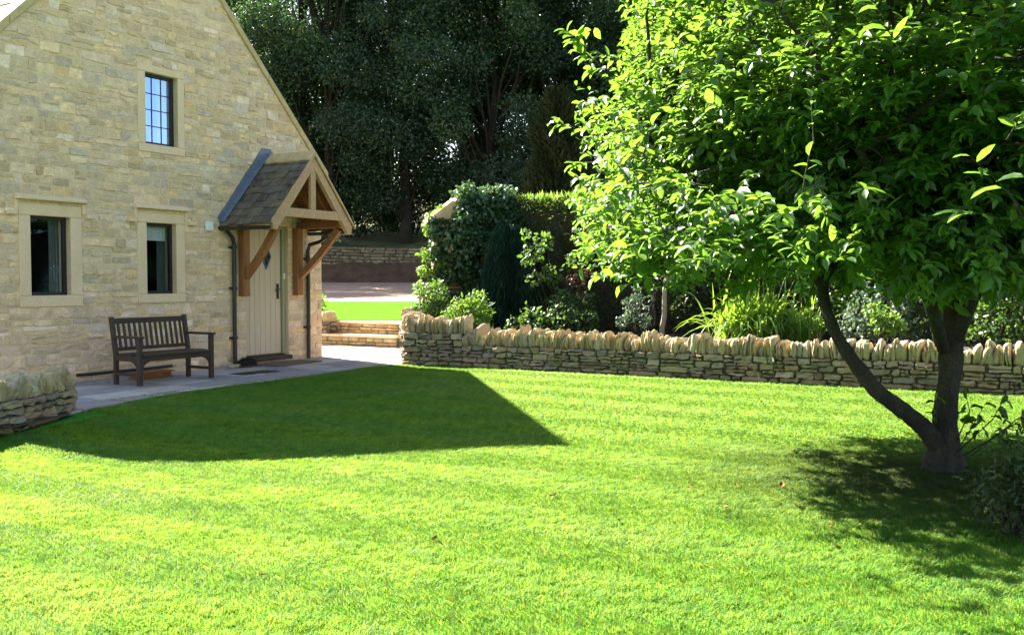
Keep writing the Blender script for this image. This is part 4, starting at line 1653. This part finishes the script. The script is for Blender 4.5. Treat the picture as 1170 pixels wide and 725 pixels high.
link('ivy', blob_leaves('ivy', [p for p, r in ivb], [r for p, r in ivb], 190, .085, 1.0, 'mid', .5, .1, .85, .5, (.1, .9)), M['leaf_ivy'], pier)

# hedge parallel to the garden wall
hs, he = (4.05, -1.6), (4.6, -26.0)
hedge = thing('clipped_hedge', 'tall dark clipped hedge behind the shrubs with sunlit top', 'hedge', H(3.95, -1.2, .40), HROT)
b = MB()
b.box(-.25, .45, -24.4, -.1, 0, 2.35)
b.build('hedge_wood', M['gap'], hedge)
n = 70000
u = R.random(n)
yy = -24.6 * R.random(n)
face = R.random(n)
x = np.where(face < .62, -.42 - np.abs(R.normal(0, .05, n)) + R.normal(0, .06, n), R.uniform(-.5, .6, n))
z = np.where(face < .62, R.uniform(-.1, 2.62, n), 2.58 + R.normal(0, .05, n))
k = R.random(n) < .08
yy = np.where(k & (face > .62), R.normal(0.0, .06, n), yy)
z = np.where(k & (face > .62), R.uniform(0, 2.6, n), z)
x = x + .07 * np.sin(yy * 2.1) + .06 * np.sin(z * 3 + yy)
z = z + .05 * np.sin(yy * 1.7 + 1) + .04 * np.sin(yy * 5.1)
P = np.stack([x, yy, z], 1)
D = unit(R.normal(size=(n, 3)) + np.where(face < .62, 1, 0)[:, None] * np.array([-.7, 0, .1]) + np.where(face < .62, 0, 1)[:, None] * np.array([0, 0, .9]))
Nn = unit(R.normal(size=(n, 3)) + np.array([-.3, 0, .5]))
Lh = R.uniform(.05, .11, n)
link('foliage', leaves('foliage', P, D, Nn, Lh, Lh * .5, np.clip(R.normal(.4, .22, n), 0, 1), 'fold'), M['leaf_hedge'], hedge)
# grassy shoots along the hedge top, lime-coloured to paint its sunlit edge
n = 7000
yy = .3 - 24 * R.random(n) ** 1.6
P = np.stack([R.uniform(-.45, .5, n), yy, 2.55 + np.zeros(n)], 1)
D = unit(np.array([0, 0, 1.0]) + R.normal(0, .35, (n, 3)))
Lh = R.uniform(.08, .26, n)
link('sunlit_tint_shoots', leaves('sunlit_tint_shoots', P, D, unit(R.normal(size=(n, 3))), Lh, Lh * .16, np.clip(R.normal(.6, .2, n), 0, 1), 'mid'), M['leaf_lime'], hedge)

# drooping dark conifer before the pier
cf = foot(582, 18.7)
con = thing('weeping_conifer', 'dark blue-green weeping conifer between the ivy pier and the roses', 'conifer', cf, 0)
m = MB()
m.tube(wander((0, 0, -.05), (0, 0, 1.9), 8, .02), list(np.linspace(.05, .012, 8)), 8)
m.build('trunk', M['bark'], con, smooth=True)
n = 13000
h = 2.05 * R.random(n) ** .8
ang = R.uniform(0, 2 * PI, n)
rad = (.52 * (1 - h / 2.15) ** .55 + .06) * (.55 + .45 * R.random(n) ** .5) * (1 + .22 * np.sin(ang * 7 + h * 2) + .1 * np.sin(ang * 13))
P = np.stack([rad * np.cos(ang), rad * np.sin(ang), h], 1)
D = unit(np.stack([np.cos(ang) * .45, np.sin(ang) * .45, np.full(n, -1.0)], 1) + R.normal(0, .22, (n, 3)))
Lc = R.uniform(.10, .26, n)
link('foliage', leaves('foliage', P, D, unit(np.stack([np.cos(ang), np.sin(ang), np.full(n, .4)], 1) + R.normal(0, .3, (n, 3))), Lc, Lc * .14, np.clip(R.normal(.45, .22, n), 0, 1), 'fold'), M['leaf_conifer'], con)

# rose bush, tall stems
f = foot(645, 17.9)
shrub('rose_bush', 'leggy rose bush with pale sunlit upper leaves beside the dark conifer', 'rose bush', f,
      [bl(607, 292, 17.8, .20, f), bl(622, 276, 17.9, .17, f), bl(628, 315, 17.8, .2, f), bl(640, 345, 17.7, .24, f), bl(610, 318, 17.6, .13, f), bl(655, 300, 17.9, .17, f), bl(660, 270, 18, .13, f), bl(600, 268, 17.9, .10, f), bl(668, 345, 17.7, .22, f)], 70, .10, 'leaf_shrub', 2, colr=(.4, 1.0), shape='mid', amp=.03)
f = foot(660, 17.2)
shrub('low_shrub', 'low dense dark shrub spreading under the rose bush behind the wall', 'shrub', f,
      [bl(610, 365, 17.2, .26, f), bl(640, 362, 17.1, .28, f), bl(668, 368, 17.0, .25, f), bl(590, 372, 17.3, .2, f), bl(655, 350, 17.4, .22, f)], 260, .075, 'leaf_shrub', 3, colr=(.0, .5))
f = foot(663, 17.3)
shrub('red_leaved_shrub', 'wispy shrub with reddish leaves right of the rose bush', 'shrub', f,
      [bl(660, 322, 17.3, .13, f), bl(672, 312, 17.3, .10, f), bl(652, 318, 17.3, .09, f)], 45, .07, 'leaf_red', 4)
f = foot(527, 17.3)
shrub('leafy_perennial', 'bright light green leafy clump leaning over the tall wall end', 'plant', f,
      [bl(528, 352, 17.2, .2, f), bl(545, 342, 17.3, .17, f), bl(515, 362, 17.1, .17, f), bl(540, 362, 17.2, .2, f), bl(553, 356, 17.3, .14, f), bl(552, 372, 17.2, .16, f)], 190, .095, 'leaf_lime', 4, wr=.38)
f = foot(490, 18.3)
shrub('leafy_perennial', 'feathery green clump at the foot of the ivy pier above the wall end', 'plant', f,
      [bl(488, 345, 18.2, .2, f), bl(500, 330, 18.3, .18, f), bl(482, 330, 18.3, .13, f), bl(498, 352, 18.1, .17, f), bl(478, 352, 18.2, .12, f), bl(508, 345, 18.1, .15, f)], 170, .085, 'leaf_shrub', 4, wr=.34, colr=(.5, 1.0))
f = foot(487, 19.4)
shrub('climbing_plant', 'pale straggling climber up the bare left side of the pier', 'climber', f,
      [bl(486, 290, 19.3, .12, f), bl(492, 262, 19.3, .13, f), bl(484, 310, 19.2, .12, f), bl(497, 248, 19.3, .12, f), bl(505, 240, 19.3, .10, f), bl(480, 328, 19.2, .12, f), bl(503, 300, 19.1, .09, f)], 110, .075, 'leaf_lime', 3, colr=(.3, 1.0))
f = foot(723, 16.4)
shrub('grey_shrub', 'small upright silvery grey shrub just behind the middle of the wall', 'shrub', f,
      [bl(722, 358, 16.4, .15, f), bl(728, 342, 16.4, .12, f), bl(716, 345, 16.4, .08, f), bl(734, 368, 16.4, .15, f), bl(712, 368, 16.4, .12, f), bl(727, 328, 16.4, .06, f)], 130, .055, 'leaf_silver', 4)
f = foot(742, 16.5)
shrub('wispy_shrub', 'single arching leafy spray between the grey shrub and the slim stem', 'shrub', f,
      [bl(738, 352, 16.5, .05, f), bl(744, 340, 16.5, .05, f), bl(748, 328, 16.5, .05, f), bl(752, 316, 16.5, .05, f), bl(740, 362, 16.5, .05, f)], 16, .05, 'leaf_silver', 2, colr=(.5, 1.0))
# sapling
f = foot(757, 16.4)
sap = thing('sapling', 'slim sapling with a straight bare pale stem behind the wall', 'young tree', f, 0)
m = MB()
top = A(760, 255, 16.4) - Vector(f)
m.tube(wander((0, 0, -.05), tuple(A(761, 318, 16.4) - Vector(f)), 6, .012), [.05, .045, .044, .043, .04, .036], 10)
m.tube(wander(tuple(A(761, 318, 16.4) - Vector(f)), top, 5, .02), [.036, .03, .025, .02, .012], 8)
m.build('trunk', M['bark_pale'], sap, smooth=True)
cb_ = [(np.array(top) + np.array([R.normal(0, .35), R.normal(0, .35), R.uniform(-.15, .75)]), R.uniform(.18, .32)) for _ in range(14)]
link('crown', blob_leaves('crown', [c for c, r in cb_], [r for c, r in cb_], 150, .09, .9, 'mid', .5, .3, .5, .4), M['leaf_shrub'], sap)

# daylilies: arching strap leaves


def strap_clump(name, label, cat, loc, n, hgt, spread, mat, wid=.028, seed_sp=.25):
    t = thing(name, label, cat, loc, 0)
    segs = 8
    tt = np.linspace(0, 1, segs)
    az = R.uniform(0, 2 * PI, n)
    lean = R.beta(2.0, 1.15, n)
    L = hgt * R.uniform(.65, 1.2, n)
    bx, by = R.normal(0, seed_sp, n), R.normal(0, seed_sp * .8, n)
    out = spread * lean * R.uniform(.7, 1.2, n)
    V, F, C = [], [], []
    for i in range(n):
        d = np.array([math.cos(az[i]), math.sin(az[i]), 0])
        s = np.array([-d[1], d[0], 0])
        r = out[i] * tt ** 1.35
        z = L[i] * (tt * 1.05 - (.30 + .5 * lean[i]) * tt ** 2.6 * lean[i] * 1.3)
        w = wid * R.uniform(.7, 1.2) * np.minimum(1, (1 - tt) * 2.2 + .02) * (.6 + .4 * tt.clip(0, .4) / .4)
        ctr = np.array([bx[i], by[i], 0]) + d * r[:, None] + np.array([0, 0, 1]) * z[:, None]
        fold = np.array([0, 0, 1]) * (w * .35)[:, None]
        k = len(V) * 1
        base = i * segs * 3
        V.append(np.stack([ctr + s * w[:, None] * .5 + fold, ctr, ctr - s * w[:, None] * .5 + fold], 1).reshape(-1, 3))
        for j in range(segs - 1):
            a = base + j * 3
            F += [(a, a + 1, a + 4, a + 3), (a + 1, a + 2, a + 5, a + 4)]
        C += [np.clip(R.normal(.5, .22), 0, 1)] * (segs * 3)
    C = np.array(C)
    link('leaves', np_mesh('leaves', np.concatenate(V), np.array(F), np.stack([C, C, C], 1), True), M[mat], t)
    return t


f = foot(862, 14.9)
strap_clump('daylily_clump', 'big clump of bright arching strap leaves spilling behind the wall', 'daylily', f, 340, 1.12, .88, 'leaf_blade', .044, .22)
f = foot(918, 14.7)
strap_clump('daylily_clump', 'smaller upright strap-leaved clump behind the leaning tree limb', 'daylily', f, 90, .95, .6, 'leaf_blade', .03, .13)
f = foot(1005, 13.9)
shrub('glossy_shrub', 'glossy grey-green shrub behind the wall between the two tree trunks', 'shrub', f,
      [bl(1005, 325, 13.9, .26, f), bl(985, 350, 13.8, .24, f), bl(1020, 350, 13.8, .26, f), bl(1040, 330, 13.9, .22, f), bl(1000, 372, 13.6, .24, f), bl(1030, 375, 13.6, .22, f), bl(970, 372, 13.7, .2, f), bl(1012, 305, 14.0, .18, f)], 180, .085, 'leaf_silver', 3, colr=(.0, .8))
f = foot(1010, 13.3)
shrub('lime_shrub', 'yellow-green small shrub in front of the glossy one, just over the wall', 'shrub', f,
      [bl(1010, 368, 13.3, .17, f), bl(1000, 355, 13.3, .13, f), bl(1022, 372, 13.3, .14, f)], 130, .07, 'leaf_lime', 3)
f = foot(1130, 13.0)
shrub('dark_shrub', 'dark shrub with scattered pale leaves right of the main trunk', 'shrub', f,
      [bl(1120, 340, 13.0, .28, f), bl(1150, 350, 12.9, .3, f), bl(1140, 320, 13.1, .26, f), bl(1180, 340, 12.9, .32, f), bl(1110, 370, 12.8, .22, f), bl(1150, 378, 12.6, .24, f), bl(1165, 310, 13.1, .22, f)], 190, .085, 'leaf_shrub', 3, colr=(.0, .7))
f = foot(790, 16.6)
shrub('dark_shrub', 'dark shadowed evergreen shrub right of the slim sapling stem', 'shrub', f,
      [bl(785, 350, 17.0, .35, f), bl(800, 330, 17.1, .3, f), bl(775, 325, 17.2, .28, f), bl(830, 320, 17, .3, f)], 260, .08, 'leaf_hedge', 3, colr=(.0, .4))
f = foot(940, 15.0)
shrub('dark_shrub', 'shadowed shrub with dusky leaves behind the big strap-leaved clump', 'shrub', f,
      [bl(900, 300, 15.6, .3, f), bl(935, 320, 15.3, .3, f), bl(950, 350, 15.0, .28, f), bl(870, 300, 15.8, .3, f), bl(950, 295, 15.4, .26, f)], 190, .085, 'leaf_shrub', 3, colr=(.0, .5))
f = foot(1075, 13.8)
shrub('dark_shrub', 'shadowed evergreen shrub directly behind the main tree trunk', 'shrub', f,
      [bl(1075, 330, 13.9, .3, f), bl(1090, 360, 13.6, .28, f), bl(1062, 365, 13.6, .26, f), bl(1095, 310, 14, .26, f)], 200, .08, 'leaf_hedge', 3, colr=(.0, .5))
# shrub at the right edge, close by
f = (2.72, 5.2, 0)
shrub('shade_shrub', 'dark fine-leaved shrub in the tree shade at the right edge of the lawn', 'shrub', f,
      [((.05, .0, .22), .24), ((.32, .1, .32), .28), ((.15, -.28, .2), .22), ((.45, -.15, .3), .28), ((.3, .35, .38), .26), ((.6, .2, .45), .3), ((.7, -.2, .4), .3), ((.10, .3, .22), .2)], 620, .055, 'leaf_hedge', 4, wr=.28, colr=(.0, .6))
f = tuple(H(-8.0, -2.62, .22))
shrub('wall_plant', 'small dark green plant poking up behind the low shaded wall', 'plant', f, [((0, 0, .16), .11), ((.1, .03, .2), .09)], 120, .05, 'leaf_shrub', 4)
f = tuple(H(3.0, 2.75, .48))
shrub('golden_shrub', 'small yellow-green shrub beside the cottage corner above the steps', 'shrub', f, [((0, 0, .3), .2), ((.05, .05, .5), .15)], 160, .07, 'leaf_lime', 4)

# ------------------------------------------------------------------ woodland behind
def tree_proto(seed, h, rx, clear, nblob, per, L):
    """trunk and crown meshes of one kind of woodland tree"""
    r0 = .018 * h
    m = MB()
    pts = wander((0, 0, -.6), (R.normal(0, .4), R.normal(0, .4), h * .82), 10, .10)
    m.tube(pts, list(np.linspace(r0, .05, 10)), 10)
    cs, rs = [], []
    for k in range(nblob):
        t = R.random()
        zc = clear + (h - clear) * t
        prof = math.sin(PI * min(1, .12 + .86 * t)) ** .55
        a = R.uniform(0, 2 * PI)
        rr = rx * prof * R.uniform(.35, 1.0) ** .7
        c = (rr * math.cos(a), rr * math.sin(a), zc)
        cs.append(c)
        rs.append(R.uniform(.75, 1.45) * rx / 4.2)
        if k % 2 == 0:
            s = pts[int(np.clip(t * 8, 1, 8))] * np.array([1, 1, .9])
            m.tube(wander(s, c, 6, .10), list(np.linspace(.07, .02, 6)), 5, cap=False)
    tm = bpy.data.meshes.new('trunk')
    tm.from_pydata(m.v, [], m.f)
    tm.polygons.foreach_set('use_smooth', [True] * len(tm.polygons))
    tm.materials.append(M['bark'])
    cm = blob_leaves('crown', cs, rs, per, L, .75, 'fold', .4, .4, .62, .35, (0, .95))
    cm.materials.append(M['leaf_wood'])
    return tm, cm


protos = [tree_proto(1, 17, 4.2, 2.2, 105, 640, .155), tree_proto(2, 19, 4.6, 2.0, 112, 640, .16), tree_proto(3, 15, 4.0, 1.2, 95, 640, .15), tree_proto(4, 21, 4.4, 2.2, 112, 640, .16)]
wood = [  # X, Y, kind, scale, turn, label
    (-19.5, 50, 2, 0.95, 0.3, 'woodland tree mostly hidden behind the cottage roof'),
    (-14.2, 51, 2, 0.88, 1.9, 'thin-topped tree against the bright sky beside the gable verge'),
    (-11.4, 53.0, 3, .92, 2.7, 'dark tree between the thin-topped one and the porch roof'),
    (-9.6, 49.5, 3, 1.0, 4.1, 'dark tree rising straight above the porch roof'),
    (-5.6, 50.5, 1, 1.0, 2.2, 'tall dark tree standing on the bank above the retaining wall'),
    (-1.2, 49.5, 0, 1.12, 5.0, 'dense dark tree behind the left side of the ivy pier'),
    (3.0, 50.5, 3, 0.98, 0.8, 'tall dark tree over the sunlit top of the hedge'),
    (7.6, 49.0, 1, 1.0, 3.4, 'woodland tree behind the left part of the spreading tree'),
    (12.4, 50.0, 0, 1.1, 1.1, 'woodland tree seen through the middle of the spreading crown'),
    (17.5, 49.0, 3, 0.95, 2.8, 'woodland tree seen through the right of the spreading crown'),
    (23.0, 50.0, 1, 1.0, 4.6, 'woodland tree at the far right behind the spreading crown'),
    (29.0, 49.0, 0, 1.1, 5.6, 'outermost woodland tree beyond the right edge of the hedge'),
    (-11.6, 60.0, 1, 1.0, 3.3, 'further tree low behind the gable verge'),
    (-7.6, 60.0, 1, 1.0, 0.5, 'further tree filling the gap between the two trees over the porch'),
    (-2.8, 61.0, 3, 1.0, 1.7, 'further tall tree behind the pair on the bank'),
    (1.2, 59.5, 2, 1.3, 2.5, 'further tree filling the gap above the ivy pier'),
    (5.6, 61.0, 1, 1.05, 3.9, 'further tree filling the gap above the hedge top'),
    (10.5, 60.0, 3, 1.0, 4.9, 'further tree behind the upper left of the spreading crown'),
    (16.0, 60.0, 1, 1.0, 5.9, 'further tree behind the middle right of the spreading crown'),
    (22.0, 61.0, 0, 1.2, 0.9, 'further tree behind the far right of the spreading crown'),
]
for (X, Y, k, s, a, lab) in wood:
    t = thing('woodland_tree', lab, 'tree', (X, Y, ground_z(X, Y) - .1), a, 'dark trees of the wood behind the garden')
    t.scale = (s, s, s)
    link('trunk', protos[k][0], None, t)
    link('crown', protos[k][1], None, t)
# undergrowth along the top of the bank: one leafy bush each
for i, X in enumerate((-12.0, -9.0, -5.6, -2.2, 1.2, 4.6, 8.2, 12, -11.2, -7.6, -4.2)):
    Y = 52.5 + (i % 3) * 1.2 + 4.5 * (i > 7)
    labs = ['bush at the wood edge right behind the cottage verge', 'bush under the trees over the porch gable', 'bush under the trees above the retaining wall end', 'bush at the wood edge behind the ivy pier',
            'bush at the wood edge behind the left hedge top', 'bush at the wood edge behind the spreading tree edge', 'bush at the wood edge behind the middle of the spreading tree', 'bush at the wood edge behind the right of the spreading tree',
            'bush deeper in the wood beside the cottage verge', 'bush deeper in the wood behind the porch roof edge', 'bush deeper in the wood above the middle of the retaining wall']
    shrub('woodland_bush', 'dark ' + labs[i], 'bush', (X, Y, ground_z(X, Y) - .1), [((R.normal(0, 1.1), R.normal(0, .7), R.uniform(.6, 3.2)), R.uniform(.6, 1.0)) for _ in range(14)], 260, .19, 'leaf_wood', 1, sr=.03, shape='fold')
# brownish columnar conifer left of the spreading crown
X, Y = 1.75, 38.0
bc = thing('columnar_conifer', 'brownish narrow conifer standing behind the hedge left of the spreading crown', 'conifer', (X, Y, ground_z(X, Y) - .05), 0)
m = MB()
m.tube([(0, 0, -.2), (.05, 0, 3), (0, .05, 7.2)], [.16, .11, .03], 8)
m.build('trunk', M['bark'], bc, smooth=True)
n = 15000
h = .25 + 7.6 * R.random(n) ** .9
ang = R.uniform(0, 2 * PI, n)
rad = (1.5 * (1 - h / 8.1) ** .7 + .12) * (.45 + .65 * R.random(n) ** .6) * (1 + .3 * np.sin(ang * 5 + h * 1.7) + .25 * np.sin(h * 3.1 + ang * 2))
P = np.stack([rad * np.cos(ang), rad * np.sin(ang), h], 1)
D = unit(np.stack([np.cos(ang) * .8, np.sin(ang) * .8, np.full(n, .9)], 1) + R.normal(0, .4, (n, 3)))
Lc = R.uniform(.16, .36, n)
link('foliage', leaves('foliage', P, D, unit(R.normal(size=(n, 3)) + np.array([0, -.3, .5])), Lc, Lc * .35, np.clip(R.normal(.45, .22, n), 0, 1), 'fold'), M['leaf_brown'], bc)

# ------------------------------------------------------------------ mown grass
gcol = bpy.data.collections.new('grass_tufts')


def tuft(i, lean, nb, wid, S=.5):
    x, y = R.uniform(0, S, nb), R.uniform(0, S, nb)
    cl = R.normal(0, 1, (14, 2)) * .0
    az = R.uniform(0, 2 * PI, nb)
    Hh = R.uniform(.016, .036, nb) * (1 + .35 * np.sin(x * 29 + 3 * np.sin(y * 17)) * np.sin(y * 27))
    w = wid * R.uniform(.6, 1.3, nb)
    s = np.stack([np.cos(az), np.sin(az), np.zeros(nb)], 1)
    ld = np.stack([R.normal(0, .42, nb), lean + R.normal(0, .42, nb), np.ones(nb)], 1)
    l2 = ld + np.stack([R.normal(0, .5, nb), lean * 1.3 + R.normal(0, .5, nb), -.35 * np.ones(nb)], 1)
    B = np.stack([x, y, np.full(nb, -.004)], 1)
    Mi = B + ld * (Hh * .55)[:, None]
    T = Mi + l2 * (Hh * .5)[:, None]
    V = np.stack([B + s * w[:, None] * .5, B - s * w[:, None] * .5, Mi + s * w[:, None] * .42, Mi - s * w[:, None] * .42, T], 1).reshape(-1, 3)
    o = (np.arange(nb) * 5)[:, None]
    F = [np.concatenate([np.array([[0, 1, 3, 2]]) + o]), np.array([[2, 3, 4]]) + o]
    tint = (1 + .16 * np.sin(x * 37 + 2 * np.sin(y * 23)) * np.sin(y * 31 + x * 11))[:, None] * np.stack([R.normal(1, .07, nb), R.normal(1, .05, nb), R.normal(1, .08, nb)], 1).clip(.5, 1.6)
    dry = R.random(nb) < .012
    tint[dry] = np.array([1.7, 1.15, 1.8])
    col = np.repeat(tint, 5, 0)
    me = np_mesh('grass_tuft', V, F, col)
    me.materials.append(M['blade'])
    ob = bpy.data.objects.new('grass_tuft_%02d' % i, me)
    gcol.objects.link(ob)
    return ob


for q, (lean, nb, wid) in enumerate([(.24, 4600, .0040), (.24, 4600, .0040), (-.24, 4600, .0040), (-.24, 4600, .0040), (.26, 2300, .0085), (.26, 2300, .0085), (-.26, 2300, .0085), (-.26, 2300, .0085)]):
    tuft(q, lean, nb, wid)
pts, idx, rots = [], [], []


def lz_h(x, y):
    w = H(x, y)
    return float(lawn_z(w.x, w.y))


for ix in range(-44, 0):
    for iy in range(-40, -3):
        x, y = ix * .5 - .22, iy * .5
        c = H(x + .25, y + .25)
        if c.y < 3.2 or c.y > 20 or abs(c.x) > c.y * .56 + 3.2:
            continue
        if y + .5 > float(lawn_edge(x + .25)) + .02 and y + .0 > float(lawn_edge(x + .25)) - .02:
            continue
        if x + .5 > -.26 and y > -40:
            x = -.27 - .5 if x < -.3 else x
        if x > -.75 and y > -3.3 and x + .5 > -.3:
            continue
        if x < -6.9 and y > -3.7 and (y + .5) > -2.36 + (x + 6.82) * .40:
            continue
        far = 4 if c.y > 8.2 else 0
        gx, gy = (lz_h(x + .5, y + .25) - lz_h(x, y + .25)) / .5, (lz_h(x + .25, y + .5) - lz_h(x + .25, y)) / .5
        rots.append((math.atan(gy), -math.atan(gx), 0))
        pts.append((x, y, .002 + lz_h(x + .25, y + .25) - gx * .25 - gy * .25))
        idx.append(far + (2 if ix % 2 else 0) + int(R.integers(2)))
# strip of trimmed grass that meets the terrace edge
gm = bpy.data.meshes.new('grass')
gm.from_pydata(pts, [], [])
at = gm.attributes.new('pick', 'INT', 'POINT')
at.data.foreach_set('value', np.array(idx, dtype=np.int32))
at = gm.attributes.new('tilt', 'FLOAT_VECTOR', 'POINT')
at.data.foreach_set('vector', np.array(rots, dtype=np.float32).ravel())
gob = link('grass', gm, None, None, PV, HROT)
kind(gob, 'stuff')
ng = bpy.data.node_groups.new('scatter_grass', 'GeometryNodeTree')
ng.interface.new_socket('Geometry', in_out='INPUT', socket_type='NodeSocketGeometry')
ng.interface.new_socket('Geometry', in_out='OUTPUT', socket_type='NodeSocketGeometry')
ni, no = ng.nodes.new('NodeGroupInput'), ng.nodes.new('NodeGroupOutput')
ci = ng.nodes.new('GeometryNodeCollectionInfo')
ci.inputs['Collection'].default_value = gcol
ci.inputs['Separate Children'].default_value = True
ci.inputs['Reset Children'].default_value = True
ip = ng.nodes.new('GeometryNodeInstanceOnPoints')
ip.inputs['Pick Instance'].default_value = True
na = ng.nodes.new('GeometryNodeInputNamedAttribute')
na.data_type = 'INT'
na.inputs['Name'].default_value = 'pick'
ng.links.new(ni.outputs[0], ip.inputs['Points'])
ng.links.new(ci.outputs[0], ip.inputs['Instance'])
ng.links.new(na.outputs['Attribute'], ip.inputs['Instance Index'])
nr = ng.nodes.new('GeometryNodeInputNamedAttribute')
nr.data_type = 'FLOAT_VECTOR'
nr.inputs['Name'].default_value = 'tilt'
ng.links.new(nr.outputs['Attribute'], ip.inputs['Rotation'])
ng.links.new(ip.outputs[0], no.inputs[0])
gmod = gob.modifiers.new('scatter', 'NODES')
gmod.node_group = ng

# fallen leaves on the lawn
for (px, py, s) in ((410, 513, .05), (497, 609, .06), (632, 565, .07), (728, 546, .05), (789, 556, .06), (842, 553, .05), (893, 554, .08), (828, 579, .06), (707, 594, .04), (870, 412 + 47, .05), (300, 640, .04), (950, 600, .05), (958, 626, .06)):
    g = G(px, py, .03)
    g.z += float(lawn_z(g.x, g.y))
    nseg = 7
    V, F = [], []
    for j in range(nseg):
        t = j / (nseg - 1)
        w = .30 * math.sin(PI * (t * .92 + .06)) ** .8
        for sgn in (-1, -.5, 0, .5, 1):
            V.append((t - .5, sgn * w, .16 * abs(sgn) ** 1.5 + .28 * (t - .4) ** 2 + R.normal(0, .012)))
    for j in range(nseg - 1):
        for k in range(4):
            a = j * 5 + k
            F.append((a, a + 1, a + 6, a + 5))
    me = np_mesh('fallen_leaf', np.array(V) * s * .75, np.array(F), None, True)
    o = link('fallen_leaf', me, M['fallen'], None, g)
    o.rotation_euler = (R.normal(0, .3), R.normal(0, .3), R.uniform(0, 6))
    tag(o, 'curled brown dead leaf lying on the mown lawn', 'leaf', 'fallen leaves on the lawn')
